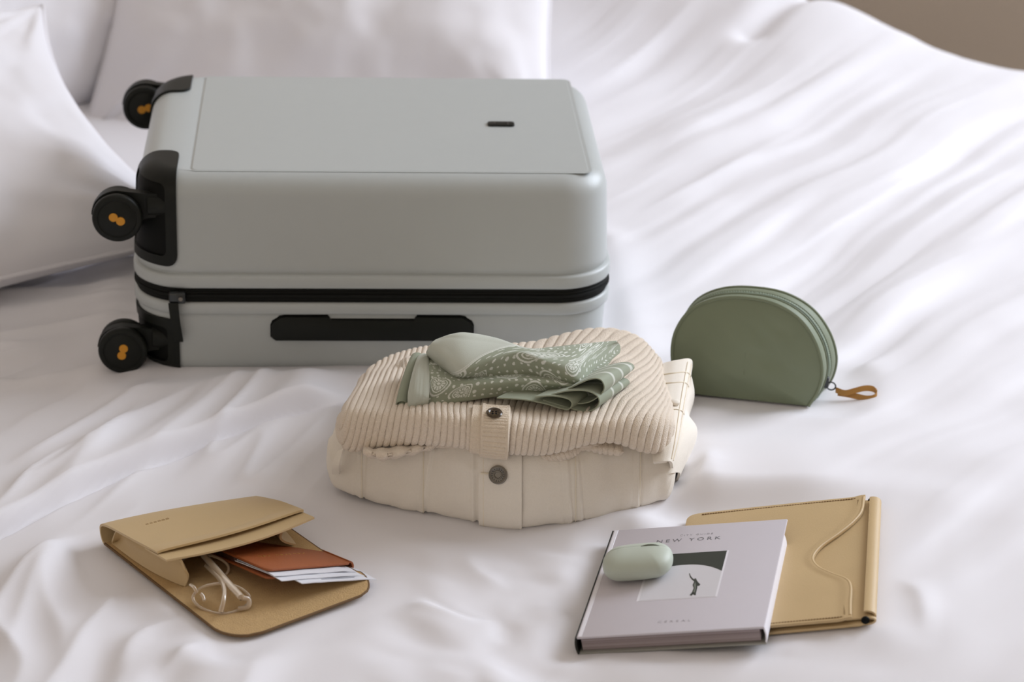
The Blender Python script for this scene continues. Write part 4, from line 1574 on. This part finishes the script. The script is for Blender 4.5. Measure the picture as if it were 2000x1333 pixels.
prism_obj('cover', round_poly(PHW, PHD, .006), .0060, .0084, M_BROWN, ph_, .0009, 2)
prism_obj('cover', round_poly(PHW, PHD, .006), -.0010, .0012, M_BROWN, ph_, .0008, 2)
c2 = prism_obj('inner_card', round_poly(PHW - .008, PHD - .062, .004, .002, .059), .0012, .0060, M_BROWNIN, ph_, .0006, 1)
sp_ = np.array([[(PHW - .001 + .0046 * math.sin(a), y, .0037 + .0047 * math.cos(a)) for a in np.linspace(0, PI, 12)] for y in np.linspace(.003, PHD - .003, 20)])
shell_obj('spine', sp_, .0016, M_BROWN, ph_)
bm = bmesh.new()
for k in range(11):
    x = .018 + .0046 * k
    for q, (dx, dy) in enumerate(((0, 0), (.0016, .0012), (.0004, .0022))):
        if (k * 7 + q * 3) % 4 == 0 or k in (3,):
            continue
        lo_, hi_ = (x + dx, .043 + dy, .0083), (x + dx + .0013, .0443 + dy, .00862)
        r = bmesh.ops.create_cube(bm, size=1)
        for v in r['verts']:
            v.co = Vector([(lo_[i] + hi_[i]) / 2 + v.co[i] * (hi_[i] - lo_[i]) for i in range(3)])
gt = bm_obj('gold_lettering', bm, M_GOLD, ph_)
gt['label'] = 'worn gold stamped marks'

# folded papers tucked between the covers of the passport holder
docs = thing('folded_papers', 'white folded papers sticking out of the brown passport holder', 'paper', tuple(ph_.location), tuple(_pr))
for k, (x0, x1, yf, z0, sk, th) in enumerate(((.020, .097, -.026, .0024, .010, .0008), (.004, .092, -.018, .0036, .004, .0006), (.002, .086, -.009, .0048, .0, .0006))):
    V = np.zeros((16, 40, 3))
    for a in range(16):
        for b in range(40):
            f, g = b / 39, a / 15
            y = .055 + (yf - .055) * g
            drop = max(0.0, -y / .024) * .0022
            V[a, b] = (x0 + (x1 - x0) * f + sk * (g - 1) * (1 - f), y - .003 * f * g, z0 - drop - .0012 * max(0, f - .86) / .14)
    V = V + normals(V) * (0.0006 * fbm(np.linspace(0, 5, 40)[None, :] + np.zeros((16, 1)), np.linspace(0, 2, 16)[:, None] + np.zeros((1, 40)), 111 + k, 2))[..., None]
    s_ = shell_obj('sheet', V, th, M_PAPER, docs)
    if k == 0:
        N = normals(V)
        for ii, j0, j1 in ((14, 12, 30),):
            sg_ = 1 if N[ii, 20][2] > 0 else -1
            tube_obj('print_line', V[ii, j0:j1] + sg_ * N[ii, j0:j1] * .0006, .0004, M_INK, s_, 5)

# eyeglasses
gl = thing('eyeglasses', 'clear champagne-framed eyeglasses lying half inside the open tan case', 'eyeglasses', tuple(at(435, 1185, .006)), (0, 0, 0))


def gpx(*p):
    return to_parent(at(*p), gl)


rim1 = [gpx(u, v, z) for u, v, z in ((377, 1168, .010), (388, 1152, .015), (410, 1143, .018), (440, 1141, .018), (468, 1149, .017), (486, 1164, .013), (484, 1180, .008), (464, 1193, .005), (436, 1200, .004), (406, 1194, .004), (386, 1183, .006))]
rim1 = spline(rim1, 60, True)
tube_obj('rim', rim1, .0013, M_CLEAR, gl, 10, True)
cen = rim1.mean(0)
LNS = np.array([[cen + (p - cen) * t for p in rim1] for t in np.linspace(0.02, .98, 10)])
LNS[:, :, 2] += (0.0015 * (1 - np.linspace(0, 1, 10) ** 2))[:, None]
shell_len = grid_obj('lens', LNS, M_LENS, gl, cv=True)
off = gpx(396, 1108, .007) - gpx(436, 1172, .010)
rim2 = [p * 0.95 + off * .93 for p in rim1]
tube_obj('rim', rim2, .0013, M_CLEAR, gl, 10, True)
cen2 = np.mean(rim2, 0)
LN2 = np.array([[cen2 + (np.array(p) - cen2) * t for p in rim2] for t in np.linspace(0.02, .98, 10)])
LN2[:, :, 2] += (0.0015 * (1 - np.linspace(0, 1, 10) ** 2))[:, None]
grid_obj('lens', LN2, M_LENS, gl, cv=True)
tube_obj('bridge', spline([gpx(384, 1158, .014), gpx(379, 1148, .019), gpx(372, 1143, .018)], 12), .0014, M_CLEAR, gl)
tube_obj('temple', spline([gpx(398, 1086, .019), gpx(418, 1108, .0185), (gpx(446, 1140, .0185)), gpx(471, 1167, .017)], 30), .0032, M_CLEAR, gl, 10, False, .8)
tube_obj('temple', spline([gpx(402, 1106, .014), gpx(425, 1128, .019), gpx(437, 1148, .021), gpx(437, 1172, .019), gpx(431, 1196, .010)], 30), np.linspace(.0017, .0020, 30), M_CLEAR, gl, 10)
tube_obj('end_piece', spline([gpx(472, 1168, .0155), gpx(486, 1172, .0125), gpx(484, 1186, .008), gpx(466, 1190, .006)], 14), .0022, M_CLEAR, gl)
lathe_obj('hinge', [(0, 0), (.0016, 0), (.0016, .006), (0, .006)], gpx(471, 1172, .012), (0, 0, 1), M_GUN, gl, 12)
lathe_obj('hinge', [(0, 0), (.0014, 0), (.0014, .005), (0, .005)], gpx(434, 1196, .006), (0, 0, 1), M_PEWTER, gl, 12)
tube_obj('nose_pad', spline([gpx(392, 1160, .015), gpx(397, 1166, .013), gpx(399, 1174, .011)], 8), .0014, M_CLEAR, gl)

# ------------------------------------------------------------------ tan tablet sleeve under the book
slv = thing('tablet_sleeve', 'tan leather tablet sleeve with a scalloped flap lying under the book', 'sleeve', SLV_O, SLV_R, None, 'YXZ')
w2, d2 = SLV_W / 2, SLV_D / 2
body = rrect(-w2, w2 - .004, -d2 + .006, d2 - .004, .012, 8)
prism_obj('sleeve_back', body, -SLV_T, -SLV_T + .0028, M_TAN, slv, .0008, 2)


def scallop(y):
    """x of the flap's curved edge at y: straight near both ends with a deep wave between"""
    pts = spline([(-d2 + .004, w2 - .021), (-d2 + .030, w2 - .022), (-d2 + .060, w2 - .0225), (-d2 + .075, w2 - .027), (-d2 + .088, w2 - .040), (-d2 + .104, w2 - .053), (-d2 + .122, w2 - .058), (-d2 + .142, w2 - .052), (-d2 + .165, w2 - .036), (-d2 + .185, w2 - .024), (-d2 + .205, w2 - .017), (d2 - .004, w2 - .0155)], 200)
    return float(np.interp(y, pts[:, 0], pts[:, 1]))


# upper panel: its right edge follows the flap's wave, edge rolled and stitched
ny = 120
U1, U2 = [], []
for b in range(ny):
    y = -d2 + .006 + (2 * d2 - .010) * b / (ny - 1)
    xr = scallop(y) + .002
    xl = -w2
    yy = (y + d2) / (2 * d2)
    edge_in = min(b, ny - 1 - b) / 6.0
    if edge_in < 1:
        xl += .010 * (1 - math.sqrt(1 - (1 - edge_in) ** 2))
    dome = 0.0025 * math.sin(PI * yy) ** .5
    row = []
    for a in range(50):
        t = a / 49
        z = dome * (math.sin(PI * min(max(t, 0), 1)) ** .5) - .0016 + (0.0016 if t > .93 else 0) * math.sin((t - .93) / .07 * PI / 2 if t > .93 else 0)
        row.append((xl + (xr - xl) * t, y, z))
    U1.append(row)
shell_obj('upper_panel', np.array(U1), .0026, M_TAN, slv, angle=60)
# flap: continues from the back round the right end, up to the wave edge
for b in range(ny):
    y = -d2 + .010 + (2 * d2 - .018) * b / (ny - 1)
    xe = scallop(y) - .003
    row = []
    for a in range(18):
        t = a / 17
        row.append((xe + (w2 - .008 - xe) * t, y, -.0034))
    for a in range(1, 13):
        an = PI / 2 - PI * a / 12
        row.append((w2 - .008 + .0075 * math.cos(an), y, -.0062 + .0042 * math.sin(an) * .72 - .0002))
    row.append((w2 - .03, y, -.0086))
    U2.append(row)
shell_obj('inner_lining', np.array(U2), .0016, M_TAN, slv, angle=60)
RT = []
for b in range(60):
    y = -d2 + .014 + (2 * d2 - .024) * b / 59
    row = []
    for a in range(20):
        an = PI / 2 + .25 - (PI + .1) * a / 19
        row.append((w2 - .0075 + .0072 * math.cos(an), y, -.0042 + .0050 * math.sin(an)))
    RT.append(row)
rt = shell_obj('rolled_end', np.array(RT), .0016, M_TAN, slv, angle=60)
for sgn in (-1, 1):
    ye = sgn * (d2 - .010) - (.0035 if sgn < 0 else 0)
    lathe_obj('end_opening', [(0, 0), (.0034, 0), (.0036, .001), (.0034, .002), (0, .002)], (w2 - .0085, ye + .0005, -.0042), (0, 1, 0), M_BLACKDEEP, slv, 20)
# rolled bead and stitches along the wave
beadp = [(scallop(y) + .0005, y, .0004) for y in np.linspace(-d2 + .010, d2 - .008, 160)]
tube_obj('edge_bead', beadp, .0016, M_TAN, slv, 8)
bm = bmesh.new()


def stitch(bm, a, b, r=.0006):
    a, b = Vector(a), Vector(b)
    d = (b - a)
    q = Vector((1, 0, 0)).rotation_difference(d.normalized())
    res = bmesh.ops.create_cube(bm, size=1)
    for v in res['verts']:
        c = Vector((v.co.x * d.length, v.co.y * r * 2, v.co.z * r * 2))
        v.co = (a + b) / 2 + q @ c


yy_ = np.linspace(-d2 + .012, d2 - .012, 92)
for k in range(0, 91):
    x0, x1 = scallop(yy_[k]) - .0042, scallop(yy_[k + 1]) - .0042
    p0 = (x0, yy_[k], .0006)
    p1 = (x0 + (x1 - x0) * .62, yy_[k] + (yy_[k + 1] - yy_[k]) * .62, .0006)
    stitch(bm, p0, p1)
for sgn in (-1, 1):
    n_st = 58
    for k in range(n_st):
        x0 = -w2 + .014 + (2 * w2 - .036) * k / n_st
        stitch(bm, (x0, sgn * (d2 - .0085) - (.0 if sgn > 0 else -.0005), .0002), (x0 + .0019, sgn * (d2 - .0085) + (0 if sgn > 0 else .0005), .0002))
so = bm_obj('stitching', bm, M_STITCH, slv)
so['kind'] = 'stuff'

# ------------------------------------------------------------------ book
book = thing('book', 'pale grey hardcover city book titled NEW YORK lying on the tan sleeve', 'book', BOOK_O, BOOK_R, None, 'YXZ')
bw, bd_ = BOOK_W / 2, BOOK_D / 2
prism_obj('front_cover', rrect(-bw, bw, -bd_, bd_, .0012, 3), -.0020, 0.0, M_BOOK, book, .0007, 2)
prism_obj('back_cover', rrect(-bw, bw, -bd_, bd_, .0012, 3), -BOOK_T, -BOOK_T + .0020, mat('book_jacket_back_shaded', srgb(150, 148, 140), .6), book, .0006, 2)  # greyer than the jacket: shadow under the book put into the colour
pg = []
for a in range(50):
    x = -bw + .003 + (2 * bw - .008) * a / 49
    pg.append(x)
box_obj('page_block', (-bw + .0028, -bd_ + .0035, -BOOK_T + .0020), (bw - .0045, bd_ - .0035, -.0020), M_PAGES, book, .0004, 1)
spn = np.array([[(-bw - .0004 - .0012 * math.sin(PI * t), y, -.0006 - (BOOK_T - .0012) * t) for t in np.linspace(0, 1, 10)] for y in np.linspace(-bd_, bd_, 24)])
shell_obj('spine', spn, .0018, M_SPINE, book)
jf = np.array([[(bw - .0006 + .0010 * math.sin(PI * t), y, -.0010 - (BOOK_T - .002) * t) for t in np.linspace(0, 1, 10)] for y in np.linspace(-bd_ + .001, bd_ - .030, 24)])
shell_obj('jacket_flap', jf, .0012, M_BOOKW, book)
hinge = np.array([[(-bw + .0075 + .0016 * t, y, .0002 - .0000 * t) for t in np.linspace(-1, 1, 4)] for y in np.linspace(-bd_ + .001, bd_ - .001, 4)])
box_obj('hinge_strip', (-bw + .0012, -bd_ + .001, -.0004), (-bw + .0046, bd_ - .001, .00025), M_BOOKW, book, .0002, 1)
# printed picture on the cover
Mb = pose(BOOK_O, BOOK_R)
Mbi = Mb.inverted()


def cover_xy(u, v):
    """pixel -> point on the cover plane"""
    a, b = (u - CX) / FPX, -(v - CY) / FPX
    d = Vector((a, b * _sp + _cp, b * _cp - _sp))
    o = Mbi @ Vector((0, 0, CAM_H))
    dd = Mbi.to_3x3() @ d
    t = -o.z / dd.z
    p = o + dd * t
    return p.x, p.y


px0, py0 = cover_xy(1243, 1175)
px1, py1 = cover_xy(1405, 1167)
px2, py2 = cover_xy(1419, 1076)
PX0, PX1, PY0, PY1 = px0, (px1 + px2) / 2, (py0 + py1) / 2, py2


def flat_poly(name, pts, z, m, parent, th=.00012):
    return prism_obj(name, pts, z, z + th, m, parent, 0, 1)


pic = flat_poly('picture_border', [(PX0, PY0), (PX1, PY0), (PX1, PY1), (PX0, PY1)], .00005, M_BOOKW, book)
b_ = .0016
I0, I1, J0, J1 = PX0 + b_ * 1.4, PX1 - b_, PY0 + b_ * .6, PY1 - b_ * .5
flat_poly('picture', [(I0, J0), (I1, J0), (I1, J1), (I0, J1)], .00018, M_PRINTGREY, pic)
arc = []
w_ = I1 - I0
h_ = J1 - J0
for k in range(25):
    t = k / 24
    arc.append((I0 + w_ * t, J0 + h_ * (0.735 - 0.86 * (max(0, abs(t - .48) - .02)) ** 2.2)))
flat_poly('picture_dark_sky', arc + [(I1, J1), (I0, J1)], .00031, M_PRINTDARK, pic)


def pxy(pts):
    return [cover_xy(*p) for p in pts]


fig = pxy([(1347, 1164), (1352, 1158), (1355, 1150), (1353, 1144), (1356, 1137), (1352, 1134), (1348, 1129), (1346, 1122), (1347.5, 1121.5), (1349.5, 1127), (1353, 1131), (1356, 1133), (1357, 1131), (1360, 1132), (1361, 1135), (1364, 1139), (1368, 1143), (1366, 1145.5), (1362, 1146), (1362, 1150), (1360, 1157), (1359, 1164), (1356, 1164), (1354, 1162), (1351, 1165)])
flat_poly('picture_figure', fig, .00031, M_PRINTDARK, pic)
flat_poly('picture_figure_light', pxy([(1354, 1158), (1357, 1151), (1355.5, 1144), (1358, 1138), (1359.5, 1144), (1359, 1152), (1356.5, 1159)]), .00044, mat('print_mid_grey', srgb(120, 124, 114), .6), pic)


def text_obj(name, s, size, x, y, z, m, parent, spacing=1.0, align='CENTER', sx=1.0):
    c = bpy.data.curves.new(name, 'FONT')
    c.body = s
    c.size = size
    c.align_x = align
    c.space_character = spacing
    c.extrude = .00005
    o = bpy.data.objects.new(name, c)
    COL.objects.link(o)
    bpy.context.view_layer.update()
    me = bpy.data.meshes.new_from_object(o)
    bpy.data.objects.remove(o)
    bpy.data.curves.remove(c)
    me.name = name
    me.transform(Matrix.Translation((x, y, z)) @ Matrix.Diagonal((sx, 1, 1, 1)))
    return link(name, me, m, parent, False)


tx, ty = cover_xy(1352, 1057)
text_obj('title_text', 'NEW YORK', .0082, tx - .004, ty, .0001, M_TEXT, book, 1.55)
tx2, ty2 = cover_xy(1360, 1046)
text_obj('series_text', 'CITY GUIDE', .0040, tx2, ty2, .0001, M_TEXTL, book, 1.5)
tx3, ty3 = cover_xy(1316, 1216)
text_obj('publisher_text', 'CEREAL', .0050, tx3, ty3, .0001, M_TEXTL, book, 1.9)

# ------------------------------------------------------------------ earphone case on the book
ecx, ecy = cover_xy(1250, 1122)
Me = Mb @ Matrix.Translation((ecx, ecy, 0.0))
ear = thing('earphone_case', 'pale green silicone earphone case lying on the grey book', 'earphone case', tuple(Me.to_translation()), (BOOK_R[0], BOOK_R[1], BOOK_R[2] + math.radians(4)), None, 'YXZ')
EW, ED, EH = 0.0625, 0.047, 0.0245
nu_, nv_ = 120, 72
EV = np.zeros((nu_, nv_, 3))
for a in range(nu_):
    th = 2 * PI * a / nu_
    for b in range(nv_):
        ph2 = -PI / 2 + PI * b / (nv_ - 1)
        c_, s_ = math.cos(th), math.sin(th)
        cp_, sp2 = math.cos(ph2), math.sin(ph2)
        # stadium in plan, soft pill in section
        e2_ = 2 / 2.35
        rr_ = abs(cp_) ** e2_
        z = math.copysign(abs(sp2) ** e2_, sp2)
        L0 = EW / 2 - ED * 0.40
        x = L0 * max(-1.0, min(1.0, c_ * 2.2)) * (0.35 + 0.65 * rr_ ** .5) + (EW / 2 - L0) * c_ * rr_
        y = ED / 2 * math.copysign(abs(s_) ** 0.85, s_) * rr_
        zz = EH / 2 + z * EH / 2
        seam = math.exp(-((y - .0065 + 0.00 * x) / .0007) ** 2) * (1 if z > -.2 else 0)
        k = 1 - 0.022 * seam
        EV[a, b] = (x * k, y, EH / 2 + (zz - EH / 2) * (1 - .05 * seam))
grid_obj('case_body', EV, M_MINT, ear, cu=True)
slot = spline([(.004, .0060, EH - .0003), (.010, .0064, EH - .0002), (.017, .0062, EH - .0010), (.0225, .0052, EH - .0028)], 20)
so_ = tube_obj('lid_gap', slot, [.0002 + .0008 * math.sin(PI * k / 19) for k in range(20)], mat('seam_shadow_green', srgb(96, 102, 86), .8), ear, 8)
